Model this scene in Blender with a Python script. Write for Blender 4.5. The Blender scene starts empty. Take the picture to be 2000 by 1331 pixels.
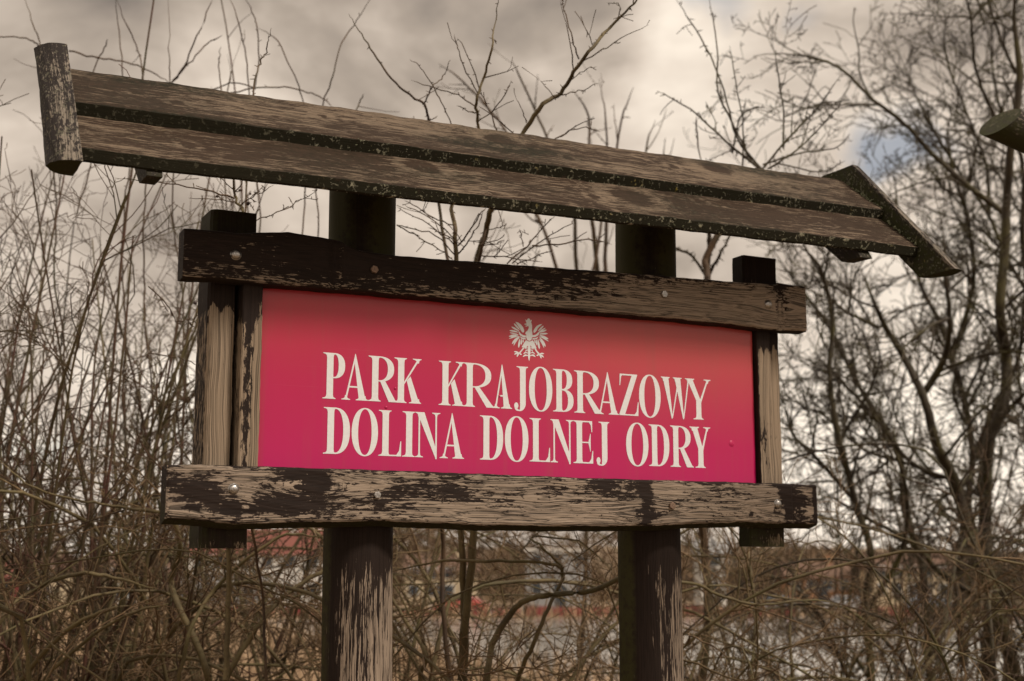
import bpy, bmesh, math, random
import numpy as np
from mathutils import Vector, Matrix
sc = bpy.context.scene
random.seed(7); RNG = np.random.default_rng(11)

# ---------------------------------------------------------------- camera
PITCH = math.atan(440/2700)
cam_d = bpy.data.cameras.new('camera'); cam = bpy.data.objects.new('camera', cam_d)
sc.collection.objects.link(cam); sc.camera = cam
cam.location = (0, 0, 1.6); cam.rotation_euler = (math.pi/2+PITCH, 0, 0)
cam_d.lens = 48.6; cam_d.sensor_width = 36; cam_d.clip_start = .1; cam_d.clip_end = 5000
cam_d.dof.use_dof = True; cam_d.dof.focus_distance = 3.2; cam_d.dof.aperture_fstop = 4.0

# ---------------------------------------------------------------- sky and sun
SUN_EL, SUN_AZ = math.radians(46), math.radians(124)     # azimuth clockwise from +Y: to the right, behind the camera
W = bpy.data.worlds.new('World'); sc.world = W; W.use_nodes = True
nt = W.node_tree; nt.nodes.clear()
def N(t, **k):
    n = nt.nodes.new(t)
    for a, b in k.items(): setattr(n, a, b)
    return n
def L(a, b): nt.links.new(a, b)
def math_(op, a, b=None, c=None):
    n = N('ShaderNodeMath', operation=op)
    for i, v in enumerate((a, b, c)):
        if v is None: continue
        if isinstance(v, (int, float)): n.inputs[i].default_value = v
        else: L(v, n.inputs[i])
    return n.outputs[0]
def ramp(x, pts, interp='LINEAR'):
    n = N('ShaderNodeValToRGB'); cr = n.color_ramp; cr.interpolation = interp
    while len(cr.elements) < len(pts): cr.elements.new(.5)
    for e, (p, c) in zip(cr.elements, pts):
        e.position = p; e.color = (c, c, c, 1) if isinstance(c, (int, float)) else (*c, 1)
    L(x, n.inputs[0]); return n
def mixc(f, a, b, bt='MIX'):
    n = N('ShaderNodeMix', data_type='RGBA', blend_type=bt)
    for s, v in ((n.inputs[0], f), (n.inputs[6], a), (n.inputs[7], b)):
        if isinstance(v, (int, float)): s.default_value = v
        elif isinstance(v, tuple): s.default_value = (*v, 1)
        else: L(v, s)
    return n.outputs[2]
out = N('ShaderNodeOutputWorld'); bg = N('ShaderNodeBackground'); bg.inputs[1].default_value = 1
sky = N('ShaderNodeTexSky', sky_type='NISHITA'); sky.sun_disc = False
sky.sun_elevation = SUN_EL; sky.sun_rotation = SUN_AZ
tc = N('ShaderNodeTexCoord')
def dirpx(x, y):
    v = Vector((x-1000, 2700*math.cos(PITCH)-(665.5-y)*math.sin(PITCH), 2700*math.sin(PITCH)+(665.5-y)*math.cos(PITCH)))
    return v.normalized()
def blob(x, y, rpx, sx=1.0, sy=1.0):                     # soft patch of cloud or clear sky in one direction
    d = dirpx(x, y)
    s = N('ShaderNodeVectorMath', operation='SUBTRACT'); L(warp, s.inputs[0]); s.inputs[1].default_value = d
    m = N('ShaderNodeVectorMath', operation='MULTIPLY'); L(s.outputs[0], m.inputs[0]); m.inputs[1].default_value = (1/sx, 1, 1/sy)
    l = N('ShaderNodeVectorMath', operation='LENGTH'); L(m.outputs[0], l.inputs[0])
    mr = N('ShaderNodeMapRange', interpolation_type='SMOOTHSTEP'); L(l.outputs[1], mr.inputs[0])
    mr.inputs[1].default_value = 0; mr.inputs[2].default_value = rpx/2700*1.4; mr.inputs[3].default_value = 1; mr.inputs[4].default_value = 0
    return mr.outputs[0]
nz = N('ShaderNodeTexNoise'); nz.inputs['Scale'].default_value = 9; nz.inputs['Detail'].default_value = 6; L(tc.outputs['Generated'], nz.inputs['Vector'])
s_ = N('ShaderNodeVectorMath', operation='SUBTRACT'); L(nz.outputs['Color'], s_.inputs[0]); s_.inputs[1].default_value = (.5, .5, .5)
s2 = N('ShaderNodeVectorMath', operation='SCALE'); L(s_.outputs[0], s2.inputs[0]); s2.inputs['Scale'].default_value = .11
s3 = N('ShaderNodeVectorMath', operation='ADD'); L(s2.outputs[0], s3.inputs[0]); L(tc.outputs['Generated'], s3.inputs[1])
warp = s3.outputs[0]
n1 = N('ShaderNodeTexNoise'); n1.inputs['Scale'].default_value = 3.2; n1.inputs['Detail'].default_value = 7; n1.inputs['Roughness'].default_value = .52; n1.inputs['Distortion'].default_value = .4
mp = N('ShaderNodeMapping'); mp.inputs['Scale'].default_value = (1, 1, 2.1); mp.inputs['Location'].default_value = (.6, .2, .1); L(tc.outputs['Generated'], mp.inputs['Vector']); L(mp.outputs[0], n1.inputs['Vector'])
v = math_('MULTIPLY_ADD', n1.outputs[0], 1.75, -.345)
n3 = N('ShaderNodeTexNoise'); n3.inputs['Scale'].default_value = 11; n3.inputs['Detail'].default_value = 6; n3.inputs['Distortion'].default_value = .6; L(mp.outputs[0], n3.inputs['Vector'])
v = math_('MULTIPLY_ADD', n3.outputs[0], .42, math_('SUBTRACT', v, .20))
for (x, y, r, sx, sy, a) in [(1300, 110, 150, 1.1, 1, .20), (1560, 200, 300, 1.5, 1, .18), (1180, 70, 110, 1, .7, -.22), (300, 560, 260, 1.5, .8, -.10), (430, 470, 180, 1.4, .7, -.10),
                           (200, 900, 330, 2, .6, .28), (1750, 900, 330, 1.6, .7, .34), (1400, 480, 160, 1, 1, -.14), (520, 60, 260, 1.6, .8, .10), (1620, 90, 90, 1.5, .5, -.12), (1450, 290, 110, 1.2, 1, .14)]:
    v = math_('MULTIPLY_ADD', blob(x, y, r, sx, sy), a, v)
cloud = ramp(v, [(.14, (.185, .156, .134)), (.37, (.365, .303, .247)), (.57, (.58, .490, .405)), (.88, (.92, .81, .68))])
hole = None
for (x, y, r, sx, sy, a) in [(1400, 20, 70, 1.2, .9, 1.), (1740, 270, 75, 1.2, .8, .85), (1780, 335, 75, 1.7, .5, 1.4), (1570, 65, 45, 1.2, .8, .55), (120, 850, 130, 3.0, .25, .8), (1690, 290, 60, 1, .8, .5), (380, 850, 80, 3, .2, .6)]:
    b = math_('MULTIPLY', blob(x, y, r, sx, sy), a); hole = b if hole is None else math_('ADD', hole, b)
hole = ramp(math_('MULTIPLY', hole, math_('MULTIPLY_ADD', nz.outputs[0], 3.6, -1.15)), [(.12, 0.), (.95, .62)]).outputs[0]
blue = mixc(1., sky.outputs[0], (.085, .085, .08), 'MULTIPLY')
L(mixc(hole, cloud.outputs[0], blue), bg.inputs[0]); L(bg.outputs[0], out.inputs[0])

sd = bpy.data.lights.new('sun', 'SUN'); so = bpy.data.objects.new('sun', sd); sc.collection.objects.link(so)
sd.energy = 2.55; sd.angle = math.radians(9); sd.color = (1, .885, .76)
dv = Vector((math.sin(SUN_AZ)*math.cos(SUN_EL), math.cos(SUN_AZ)*math.cos(SUN_EL), math.sin(SUN_EL)))
so.rotation_euler = dv.to_track_quat('Z', 'Y').to_euler()
sc.view_settings.view_transform = 'Standard'; sc.view_settings.look = 'None'
sc.view_settings.exposure = .3; sc.view_settings.gamma = 1; sc.view_settings.use_curve_mapping = False

# ---------------------------------------------------------------- helpers
def setp(o, label=None, cat=None, group=None, kind=None):
    for k, v_ in (('label', label), ('category', cat), ('group', group), ('kind', kind)):
        if v_: o[k] = v_
    return o
def link(name, me, mat=None, parent=None):
    o = bpy.data.objects.new(name, me); sc.collection.objects.link(o)
    if parent: o.parent = parent
    if mat and me: me.materials.append(mat)
    return o
def empty(name, loc=(0, 0, 0), rz=0, **k):
    o = link(name, None); o.location = loc; o.rotation_euler = (0, 0, rz); o.empty_display_size = .1
    return setp(o, **k)

def newmat(name):
    global nt
    m = bpy.data.materials.new(name); m.use_nodes = True; nt = m.node_tree; nt.nodes.clear()
    o = N('ShaderNodeOutputMaterial'); b = N('ShaderNodeBsdfPrincipled'); L(b.outputs[0], o.inputs[0])
    return m, b
def bump(h, strength, dist, b):
    n = N('ShaderNodeBump'); n.inputs['Strength'].default_value = strength; n.inputs['Distance'].default_value = dist
    L(h, n.inputs['Height']); L(n.outputs[0], b.inputs['Normal'])
def noise(vec, scale, detail=4, rough=.55, dist=0, sc3=None):
    n = N('ShaderNodeTexNoise'); n.inputs['Scale'].default_value = scale; n.inputs['Detail'].default_value = detail
    n.inputs['Roughness'].default_value = rough; n.inputs['Distortion'].default_value = dist
    if sc3:
        m = N('ShaderNodeMapping'); m.inputs['Scale'].default_value = sc3; L(vec, m.inputs['Vector']); vec = m.outputs[0]
    L(vec, n.inputs['Vector']); return n.outputs[0]
def attr(name, kind='Fac'):
    n = N('ShaderNodeAttribute', attribute_name=name); return n.outputs[kind]

def wood_mat(name, paint=(.021, .0135, .0105), bare=(.33, .258, .196), dark=(.045, .034, .026), fleck=.9, moss_c=(.030, .030, .011), lichen=False, spec=.14, streak=1.0):
    """old brown stain peeling off grooved softwood; 'gc' grain coordinates, 'wear' and 'moss' per vertex"""
    m, b = newmat(name); gc = attr('gc', 'Vector')
    wear, moss = attr('wear'), attr('moss')
    wob = noise(gc, 3, 2, .5, 0, (1.2, 3, 3))
    w3 = N('ShaderNodeCombineXYZ'); L(math_('MULTIPLY', wob, .035), w3.inputs[1])
    ad = N('ShaderNodeVectorMath', operation='ADD'); L(gc, ad.inputs[0]); L(w3.outputs[0], ad.inputs[1]); g2 = ad.outputs[0]
    grain = noise(g2, 1, 3, .6, 0, (1.6*streak, 400, 400))          # growth-ring grooves
    grainf = noise(g2, 1, 2, .7, 0, (7*streak, 800, 800))
    flake = noise(gc, 1, 6, .7, .3, (42*streak, 190, 190))
    flakeb = noise(gc, 1, 4, .6, .5, (12*streak, 40, 40))
    f = math_('ADD', math_('MULTIPLY', flake, .55), math_('ADD', math_('MULTIPLY', flakeb, .27), math_('MULTIPLY', grain, .18)))
    f = math_('MULTIPLY', math_('SUBTRACT', f, .5), fleck*5.0)
    mask = ramp(math_('ADD', f, wear), [(.47, 0.), (.53, 1.)]).outputs[0]
    tone = ramp(grain, [(.40, 0.), (.47, .5), (.54, 1.)]).outputs[0]
    tf = math_('MULTIPLY', tone, math_('MULTIPLY_ADD', grainf, .9, .5))
    barec = mixc(tf, dark, bare)
    barec = mixc(math_('MULTIPLY', noise(gc, 4, 4, .6), .6), barec, (.20, .17, .14), 'MIX')
    barec = mixc(.55, barec, mixc(tf, dark, bare))
    pc = mixc(noise(gc, 1, 4, .6, 0, (12, 150, 150)), tuple(c*.6 for c in paint), tuple(c*1.5 for c in paint))
    pc = mixc(math_('MULTIPLY', math_('SUBTRACT', 1., tone), .55), pc, tuple(c*.45 for c in paint))
    col = mixc(mask, pc, barec)
    mm = ramp(math_('MULTIPLY', moss, math_('MULTIPLY_ADD', noise(gc, 55, 6, .7), 2.4, -.35)), [(.25, 0.), (.8, .9)]).outputs[0]
    col = mixc(mm, col, moss_c)
    h = math_('ADD', math_('MULTIPLY', grain, math_('MULTIPLY_ADD', mask, .7, .25)), math_('MULTIPLY', math_('SUBTRACT', 1., mask), .35))
    if lichen:
        li = attr('lichen')
        v1 = noise(gc, 105, 5, .65, .4); v2 = noise(gc, 26, 3, .6)
        lm = ramp(math_('ADD', math_('MULTIPLY', v1, .75), math_('MULTIPLY', v2, .35)), [(.60, 0.), (.66, 1.)]).outputs[0]
        lm = math_('MULTIPLY', lm, li)
        lc = mixc(noise(gc, 40, 3), (.13, .13, .075), (.36, .34, .26)); lc = mixc(ramp(noise(gc, 17, 2), [(.6, 0.), (.7, 1.)]).outputs[0], lc, (.22, .17, .03))
        col = mixc(lm, col, lc); h = math_('ADD', h, math_('MULTIPLY', lm, .8))
    L(col, b.inputs['Base Color'])
    b.inputs['Roughness'].default_value = .72; b.inputs['Specular IOR Level'].default_value = spec
    bump(h, 1., .003, b)
    return m

def plain(name, c, rough=.6, var=.3, scale=20, metal=0, c2=None):
    m, b = newmat(name); t = N('ShaderNodeTexCoord')
    n = noise(t.outputs['Object'], scale, 5, .6)
    L(mixc(ramp(n, [(.3, 0.), (.7, 1.)]).outputs[0], tuple(x*(1-var) for x in c), c2 or tuple(min(1, x*(1+var)) for x in c)), b.inputs['Base Color'])
    b.inputs['Roughness'].default_value = rough; b.inputs['Metallic'].default_value = metal
    bump(n, .3, .002, b); return m

M = {}
M['beam'] = wood_mat('peeling_beam_wood')
M['post'] = wood_mat('peeling_post_wood', bare=(.32, .25, .19), dark=(.075, .056, .042), fleck=1.1, streak=.30, moss_c=(.045, .042, .015))
M['frame'] = wood_mat('frame_post_wood', bare=(.33, .25, .175), dark=(.10, .075, .052), fleck=.75)
M['roof'] = wood_mat('roof_plank_wood', paint=(.042, .027, .018), bare=(.185, .135, .092), dark=(.07, .05, .034), fleck=.85, lichen=True, moss_c=(.013, .013, .007), spec=.10, streak=.45)
M['log'] = wood_mat('weathered_log_wood', paint=(.030, .024, .022), bare=(.24, .205, .165), dark=(.05, .042, .034), fleck=1.2, moss_c=(.030, .032, .009), lichen=True, streak=1.6)
M['steel'] = plain('bolt_steel', (.42, .40, .38), .34, .5, 260, 1.)
M['rust'] = plain('rusty_bolt', (.22, .15, .11), .6, .5, 300, .7)
M['lichen'] = plain('lichen_crust', (.17, .18, .11), .95, .5, 90)
M['hole'] = plain('bark_dark', (.02, .016, .012), .9, .3)
M['letter'] = plain('off_white_vinyl', (.70, .71, .72), .4, .05, 140)

# red acrylic panel
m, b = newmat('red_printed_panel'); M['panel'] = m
t = N('ShaderNodeTexCoord'); sp = N('ShaderNodeSeparateXYZ'); L(t.outputs['Object'], sp.inputs[0])
zf = math_('DIVIDE', math_('SUBTRACT', sp.outputs[2], 1.80), .42)
vtone = math_('ADD', zf, math_('MULTIPLY', math_('SUBTRACT', noise(t.outputs['Object'], 2.2, 3), .5), .35))
col = ramp(vtone, [(.0, (.47, .002, .105)), (.45, (.46, .006, .080)), (.95, (.44, .028, .044))]).outputs[0]  # magenta at the bottom, redder towards the top
edge = ramp(sp.outputs[0], [(.0, 1.), (.03, 0.)]).outputs[0]
em = math_('MULTIPLY', edge, math_('MULTIPLY_ADD', noise(t.outputs['Object'], 30, 4, .6, 0, (1.5, 1, .4)), 1.2, .1))
col = mixc(em, col, (.33, .03, .022))
sw = noise(t.outputs['Object'], 420, 3, .7)
spk = ramp(sw, [(.70, 0.), (.76, 1.)]).outputs[0]
col = mixc(math_('MULTIPLY', spk, .55), col, (.10, .02, .02))
col = mixc(math_('MULTIPLY', noise(t.outputs['Object'], 14, 6, .7), .14), col, (.30, .06, .06))
sheen = math_('MULTIPLY', ramp(sp.outputs[0], [(.45, 0.), (1., 1.)]).outputs[0], ramp(zf, [(.25, 0.), (.8, 1.)]).outputs[0])
col = mixc(math_('MULTIPLY', sheen, .42), col, (.50, .11, .085))  # cloud sheen at the upper right, painted into the base colour
runs = ramp(noise(t.outputs['Object'], 1, 5, .65, .2, (26, 1, 1.1)), [(.50, 0.), (.72, 1.)]).outputs[0]
col = mixc(math_('MULTIPLY', runs, math_('MULTIPLY_ADD', noise(t.outputs['Object'], 5, 4), .5, -.05)), col, (.30, .085, .07))
col = mixc(math_('MULTIPLY', ramp(noise(t.outputs['Object'], 1, 2, .5, 0, (3, 1, 900)), [(.70, 0.), (.74, 1.)]).outputs[0], .12), col, (.6, .3, .3))
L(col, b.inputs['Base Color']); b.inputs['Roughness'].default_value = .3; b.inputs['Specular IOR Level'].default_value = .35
b.inputs['Coat Weight'].default_value = .25; b.inputs['Coat Roughness'].default_value = .12
bump(noise(t.outputs['Object'], 3.5, 2), .2, .01, b)

def bark(name, c1, c2, moss=(.06, .07, .02), mossy=.5):
    m, b = newmat(name); t = N('ShaderNodeTexCoord')
    n = noise(t.outputs['Object'], 9, 4); n2 = noise(t.outputs['Object'], 140, 4, .7)
    col = mixc(ramp(n, [(.35, 0.), (.65, 1.)]).outputs[0], c1, c2)
    col = mixc(math_('MULTIPLY', ramp(n2, [(.3, 0.), (.7, 1.)]).outputs[0], .5), col, tuple(x*.4 for x in c1))
    col = mixc(math_('MULTIPLY', ramp(noise(t.outputs['Object'], 3, 5, .7), [(.5, 0.), (.66, 1.)]).outputs[0], mossy), col, moss)
    L(col, b.inputs['Base Color']); b.inputs['Roughness'].default_value = .75
    bump(n2, .4, .002, b); return m
M['twig'] = bark('twig_bark', (.042, .023, .012), (.115, .067, .031))
M['tan'] = bark('sunlit_tan_twig_bark', (.100, .058, .028), (.25, .160, .078), (.09, .08, .025), .6)  # paler bark tone, sunlight on the low twigs put into the colour
M['olive'] = bark('olive_bark', (.075, .054, .022), (.19, .145, .065), (.09, .085, .025))
M['red'] = bark('reddish_stem_bark', (.085, .030, .017), (.068, .056, .018), (.04, .042, .012), .7)
M['dark'] = bark('dark_mossy_bark', (.028, .018, .009), (.062, .045, .019), (.085, .075, .014), .8)

# ---------------------------------------------------------------- sign frame: u along the board, w towards the reader, z up
YAW = math.radians(26.7)
O0 = Vector((-.55489, 3.0, 0)); UU = Vector((math.cos(YAW), math.sin(YAW), 0)); NN = Vector((math.sin(YAW), -math.cos(YAW), 0))
def mpx(x, y):                                             # line of sight of a photo pixel
    return Vector((x-1000, 2700*math.cos(PITCH)-(665.5-y)*math.sin(PITCH), 2700*math.sin(PITCH)+(665.5-y)*math.cos(PITCH)))
def face(x, y, w):                                         # where that line meets the board plane at depth w
    r = mpx(x, y); t_ = (O0+NN*w-Vector((0, 0, 1.6))).dot(NN)/r.dot(NN)
    q = Vector((0, 0, 1.6))+r*t_-O0
    return q.dot(UU), q.z
def at(x, y, d):                                           # point at depth d along world Y
    r = mpx(x, y); return np.array(Vector((0, 0, 1.6))+r*(d/r.y))

def loft(name, rings, mat, parent, attrs=None, gaxis=0, caps=True, smooth=False, knots=()):
    """rings: list of closed rings of (u, w, z); attrs(ring_i, point_j, p)->dict"""
    n, k = len(rings), len(rings[0])
    P = np.array(rings, float); V = P.reshape(-1, 3).copy()
    faces = [(i*k+j, i*k+(j+1) % k, (i+1)*k+(j+1) % k, (i+1)*k+j) for i in range(n-1) for j in range(k)]
    cv = []
    if caps:
        c0, c1 = P[0], P[-1]
        V = np.vstack([V, c0, c1])                          # separate cap vertices keep the rim crisp
        faces.append(tuple(n*k+j for j in range(k-1, -1, -1))); faces.append(tuple(n*k+k+j for j in range(k)))
    L3 = V.copy(); L3[:, 1] = -V[:, 1]                      # local Y is -w
    me = bpy.data.meshes.new(name); me.from_pydata([tuple(v_) for v_ in L3], [], faces)
    nv = len(V)
    gc = np.zeros((nv, 3))
    order = {0: (0, 1, 2), 2: (2, 0, 1), 1: (1, 0, 2)}
    if isinstance(gaxis, int): gc = V[:, order[gaxis]] + random.random()*7
    else:
        a = np.array(gaxis, float); a /= np.linalg.norm(a); s = V@a
        bq = np.cross(a, [1, 0, 0] if abs(a[0]) < .9 else [0, 1, 0]); bq /= np.linalg.norm(bq); gc = np.stack([s, V@np.cross(a, bq), V@bq], 1)+random.random()*7
    for ku, kc, sz in knots:                                # grain bends round a knot; kc measured along the second grain axis
        ax = V[:, order[gaxis][0]]; cr = V[:, order[gaxis][2]]; du, dc = (ax-ku)/(sz*3.2), (cr-kc)/(sz*1.5)
        gc[:, 2] -= np.sign(cr-kc+1e-6)*sz*.8*np.exp(-du**2)*np.exp(-np.abs(dc))*(1-np.exp(-np.abs(cr-kc)/(sz*.35)))
        gc[:, 0] += .25*sz*np.exp(-du**2-dc**2)
    at_ = me.attributes.new('gc', 'FLOAT_VECTOR', 'POINT'); at_.data.foreach_set('vector', gc.astype(np.float32).ravel())
    vals = {q: np.zeros(nv, np.float32) for q in ('wear', 'moss', 'lichen')}
    if attrs:
        for i in range(nv):
            ii, jj = (divmod(i, k) if i < n*k else ((0, i-n*k) if i < n*k+k else (n-1, i-n*k-k)))
            for q, x in attrs(ii/(n-1), jj, V[i], i >= n*k).items(): vals[q][i] = x
    for q, a in vals.items(): me.attributes.new(q, 'FLOAT', 'POINT').data.foreach_set('value', a)
    if smooth:
        me.polygons.foreach_set('use_smooth', [True]*(len(faces)))
    me.update()
    bm = bmesh.new(); bm.from_mesh(me); bmesh.ops.recalc_face_normals(bm, faces=bm.faces); bm.to_mesh(me); bm.free()
    return link(name, me, mat, parent)
def ss(a, b, x): t_ = min(1, max(0, (x-a)/(b-a))); return t_*t_*(3-2*t_)
def gs(u, z, cu, cz, ru, rz): return math.exp(-((u-cu)/ru)**2-((z-cz)/rz)**2)
def interp(pts, x): return float(np.interp(x, [p[0] for p in pts], [p[1] for p in pts]))
def wob(x, seed, amp): return amp*(math.sin(x*37+seed)+.6*math.sin(x*83+seed*2.1)+.4*math.sin(x*171+seed*3.7))

sign = empty('information_sign', O0, YAW, label='large roofed wooden sign with a red panel of white lettering, on two round posts', cat='sign')

# ---- round posts
def round_post(cu, r0, r1, seed):
    rings = []; K = 40; zs = np.concatenate([np.linspace(-.3, 1.2, 12), np.linspace(1.24, 2.58, 80)])
    cw = -.052-.078
    for z in zs:
        r = r0+(r1-r0)*(z/2.6); ring = []
        for j in range(K):
            a = 2*math.pi*j/K
            rr = r*(1+.012*math.sin(3*a+seed+z*.7)+.006*math.sin(7*a+z*2+seed))+.0008*math.sin(a*31+z*9)
            ring.append((cu+rr*math.cos(a)+.004*math.sin(z*1.6+seed), cw+rr*math.sin(a), z))
        rings.append(ring)
    def A(t_, j, p, cap):
        z = p[2]; side = (p[0]-cu)/r0
        w_ = -.30+ss(1.655+.03*math.sin(side*9), 1.53, z)*(.74+.18*side)+.16*ss(1.55, 1.3, z)
        w_ = min(w_, -.2+.86*ss(-.97 if seed == 0 else -.7, -.5 if seed == 0 else .1, side))+.18*math.exp(-((side-.85)/.3)**2)*ss(1.6, 1.5, z)
        mo = ss(1.9, 2.3, z)*.9*ss(0, .75, abs(side+.4))+.9*ss(-.84, -.97, side)+ss(1.9, 2.35, z)*.35
        return dict(wear=w_, moss=mo)
    return loft('round_post', rings, M['post'], sign, A, 2, True, True)
round_post(.2845, .081, .080, 0); round_post(1.0875, .082, .080, 2.3)

# ---- horizontal beams
TOPt = [(-.169, 2.324), (-.113, 2.327), (-.055, 2.327), (-.006, 2.333), (.061, 2.342), (.115, 2.340), (.164, 2.336), (.186, 2.334), (.201, 2.325), (.227, 2.318), (.318, 2.314), (.6, 2.322), (1.061, 2.336), (1.25, 2.340), (1.416, 2.346), (1.425, 2.352), (1.518, 2.349)]
TOPb = [(-.174, 2.216), (-.092, 2.219), (.029, 2.218), (.17, 2.221), (.354, 2.222), (.639, 2.223), (.834, 2.223), (1.06, 2.226), (1.251, 2.225), (1.421, 2.221), (1.516, 2.226)]
BOTt = [(-.191, 1.811), (-.114, 1.813), (.36, 1.814), (.83, 1.811), (1.335, 1.813), (1.532, 1.813)]
BOTb = [(-.190, 1.698), (-.147, 1.697), (-.107, 1.695), (-.074, 1.689), (-.041, 1.688), (.038, 1.691), (.221, 1.697), (.314, 1.699), (.531, 1.693), (.761, 1.693), (1.007, 1.697), (1.188, 1.707), (1.307, 1.710), (1.431, 1.708), (1.527, 1.708)]
def beam(name, u0, u1, top, bot, T, A, back_drop, seed, dents=(), kn=()):
    rings = []; nz_ = 26; us = np.arange(u0, u1+.001, .0045)
    for u in us:
        zt = interp(top, u)+wob(u, seed, .0005); zb = interp(bot, u)+wob(u, seed+4, .0006); e = .004
        e2 = min(1, min(u-u0, u1-u)/.006); ew = -.003*(1-e2)
        dn = sum(a*math.exp(-((u-c)/s)**2) for c, s, a in dents)
        ring = []
        for i in range(nz_+1):
            f = i/nz_; z = zb+e*.5+(zt-zb-e)*f
            ring.append((u, ew-dn+wob(u*.6+f*.4, seed+9, .0004)-(.0022 if i in (0, nz_) else 0), z))
        ring.append((u, -.008, zt)); ring.append((u, -T, zt-.002)); ring.append((u, -T, zb-back_drop+.003)); ring.append((u, -T+.01, zb-back_drop)); ring.append((u, -.006, zb-.0012))
        rings.append(ring)
    return loft(name, rings, M['beam'], sign, lambda t_, j, p, cap: A(p, j, nz_, cap), 0, True, False, kn)
def A_top(p, j, nz_, cap):
    u, w, z = p
    f = (z-interp(TOPb, u))/(interp(TOPt, u)-interp(TOPb, u))
    if j > nz_ or cap: return dict(wear=.0 if z < 2.28 else .15, moss=.35 if z < 2.28 else .1)
    base = .05+.30*ss(.55, .05, f)+.46*ss(.36, .95, u)*ss(1.3, .4, f)+.50*ss(.75, 1.15, u)*ss(1.6, .5, f)
    base += .22*gs(u, z, .50, 2.235, .10, .02)+.14*gs(u, z, .62, 2.245, .09, .02)
    base -= .20*gs(u, f, .15, .5, .05, .8)+.55*gs(u, f, 1.435, .55, .028, .7)+.18*gs(u, f, 1.24, .05, .09, .16)
    base += .30*gs(u, f, 1.49, .25, .03, .4)+.2*gs(u, f, 1.35, .45, .07, .5)
    base += .42*gs(u, f, .183, .55, .008, .45)+.12*gs(u, f, .0, .05, .12, .12)
    if u < .3: base -= .06*ss(.3, .6, f)
    return dict(wear=base, moss=.05)
def A_bot(p, j, nz_, cap):
    u, w, z = p; f = (z-interp(BOTb, u))/(interp(BOTt, u)-interp(BOTb, u))
    if j > nz_ or cap: return dict(wear=.12, moss=.75 if z < 1.76 else .2)
    b_ = .77
    for cu, cf, ru, rf, a in [(-.125, .52, .055, .22, .95), (-.06, .28, .06, .2, .75), (.10, .93, .06, .10, .6), (.09, .75, .05, .14, .35), (.145, .80, .022, .2, .95), (.12, .35, .07, .20, .95), (.04, .38, .04, .2, .4),
                              (.29, .45, .06, .25, .62), (.40, .62, .07, .2, .40), (.48, .70, .06, .16, .42), (.55, .55, .14, .14, .30), (.70, .75, .10, .14, .33), (.86, .82, .05, .14, .62), (.92, .72, .05, .2, .50),
                              (.995, .55, .017, .5, 1.0), (1.01, .15, .03, .15, .4), (.97, .82, .03, .2, .4), (1.23, .78, .05, .14, .5), (1.425, .8, .02, .3, 1.1), (1.435, .42, .022, .3, .95), (1.475, .60, .026, .24, .85), (1.475, .12, .035, .15, .75), (1.40, .2, .02, .1, .3),
                              (1.52, .5, .008, .8, .9), (1.38, .97, .2, .05, .6), (.65, .98, .7, .05, .35), (-.18, .9, .02, .3, .4), (1.09, .5, .012, .12, .3), (.30, .1, .12, .1, .15)]:
        b_ -= .82*a*gs(u, f, cu, cf, ru*1.1, rf*1.1)
    return dict(wear=b_, moss=.04)
def beamseg(s): return s
tb = beam('cross_beam', -.174, 1.517, TOPt, TOPb, .05, A_top, .003, 1, [(.172, .012, .007), (.192, .006, -.002), (1.428, .010, .005)], [(.186, 2.28, .028), (1.43, 2.285, .028), (.75, 2.25, .014)])
bb = beam('cross_beam', -.191, 1.530, BOTt, BOTb, .05, A_bot, .011, 6, [(1.448, .004, .002)], [(.13, 1.775, .030), (1.44, 1.745, .026), (.70, 1.76, .016), (.98, 1.73, .02), (-.06, 1.72, .03)])

# ---- square posts and inner strips
def box_post(name, u0, u1, w0, w1, z0, z1, A, mat, ch=.006, dz=0, nzz=70, gaxis=2):
    rings = []
    for i in range(nzz):
        z = z0+(z1-z0)*i/(nzz-1); ring = []
        def seg(a, b_, n_):
            for q in range(n_): ring.append((a[0]+(b_[0]-a[0])*q/n_, a[1]+(b_[1]-a[1])*q/n_))
        e = wob(z, u0*9, .0006)
        if name == 'frame_post' and u0 < 0:
            g0 = -.044+e if 1.78 < z < 2.26 else u1-.004; pts_ = [(u0+ch+e+(g0-u0-ch-e)*q/14, w1) for q in range(15)]+[(g0+.001, w1-.004), (g0+.0015, w1-.03), (u1+e, w1-.03), (u1+e, w0)]
            pts_ += [(u0+e, w0), (u0+e, w0+.03), (u0+e, w0+.06), (u0+e, w1-ch), (u0+ch*.4+e, w1-ch*.35)]
            rings.append([(x, y, z) for x, y in pts_]); continue
        a0 = (u0+ch+e, w1); a1 = (u1-ch*.5+e, w1); b0 = (u1+e, w1-ch*.5); b1 = (u1+e, w0); c0 = (u0+e, w0); c1 = (u0+e, w1-ch)
        seg(a0, a1, 14); seg(a1, b0, 1); seg(b0, b1, 6); seg(b1, c0, 4); seg(c0, c1, 8); seg(c1, a0, 2)
        rings.append([(x, y, z+(dz*(x-u0)/(u1-u0) if i == nzz-1 else 0)) for x, y in ring])
    return loft(name, rings, mat, sign, A, gaxis, True, False)
def A_lp(t_, j, p, cap):
    u, w, z = p; front = w > -.058 and not cap
    if z > 2.33 or cap: return dict(wear=-.1, moss=.8 if (u < -.085) else .45)
    if z < 1.70: return dict(wear=.02+.35*ss(1.66, 1.64, z), moss=.7 if u < -.085 or u > -.0 else .4)
    edge = 2.165+.012*math.sin(u*190)
    return dict(wear=(.95 if front else .42)*ss(edge+.012, edge-.012, z)-.35*gs(u, z, -.045, 2.13, .01, .03)-.9*ss(-.036, -.030, u)*0, moss=.0 if front else .3)
box_post('frame_post', -.102, .004, -.15, -.053, 1.638, 2.388, A_lp, M['frame'], .012)
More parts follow.
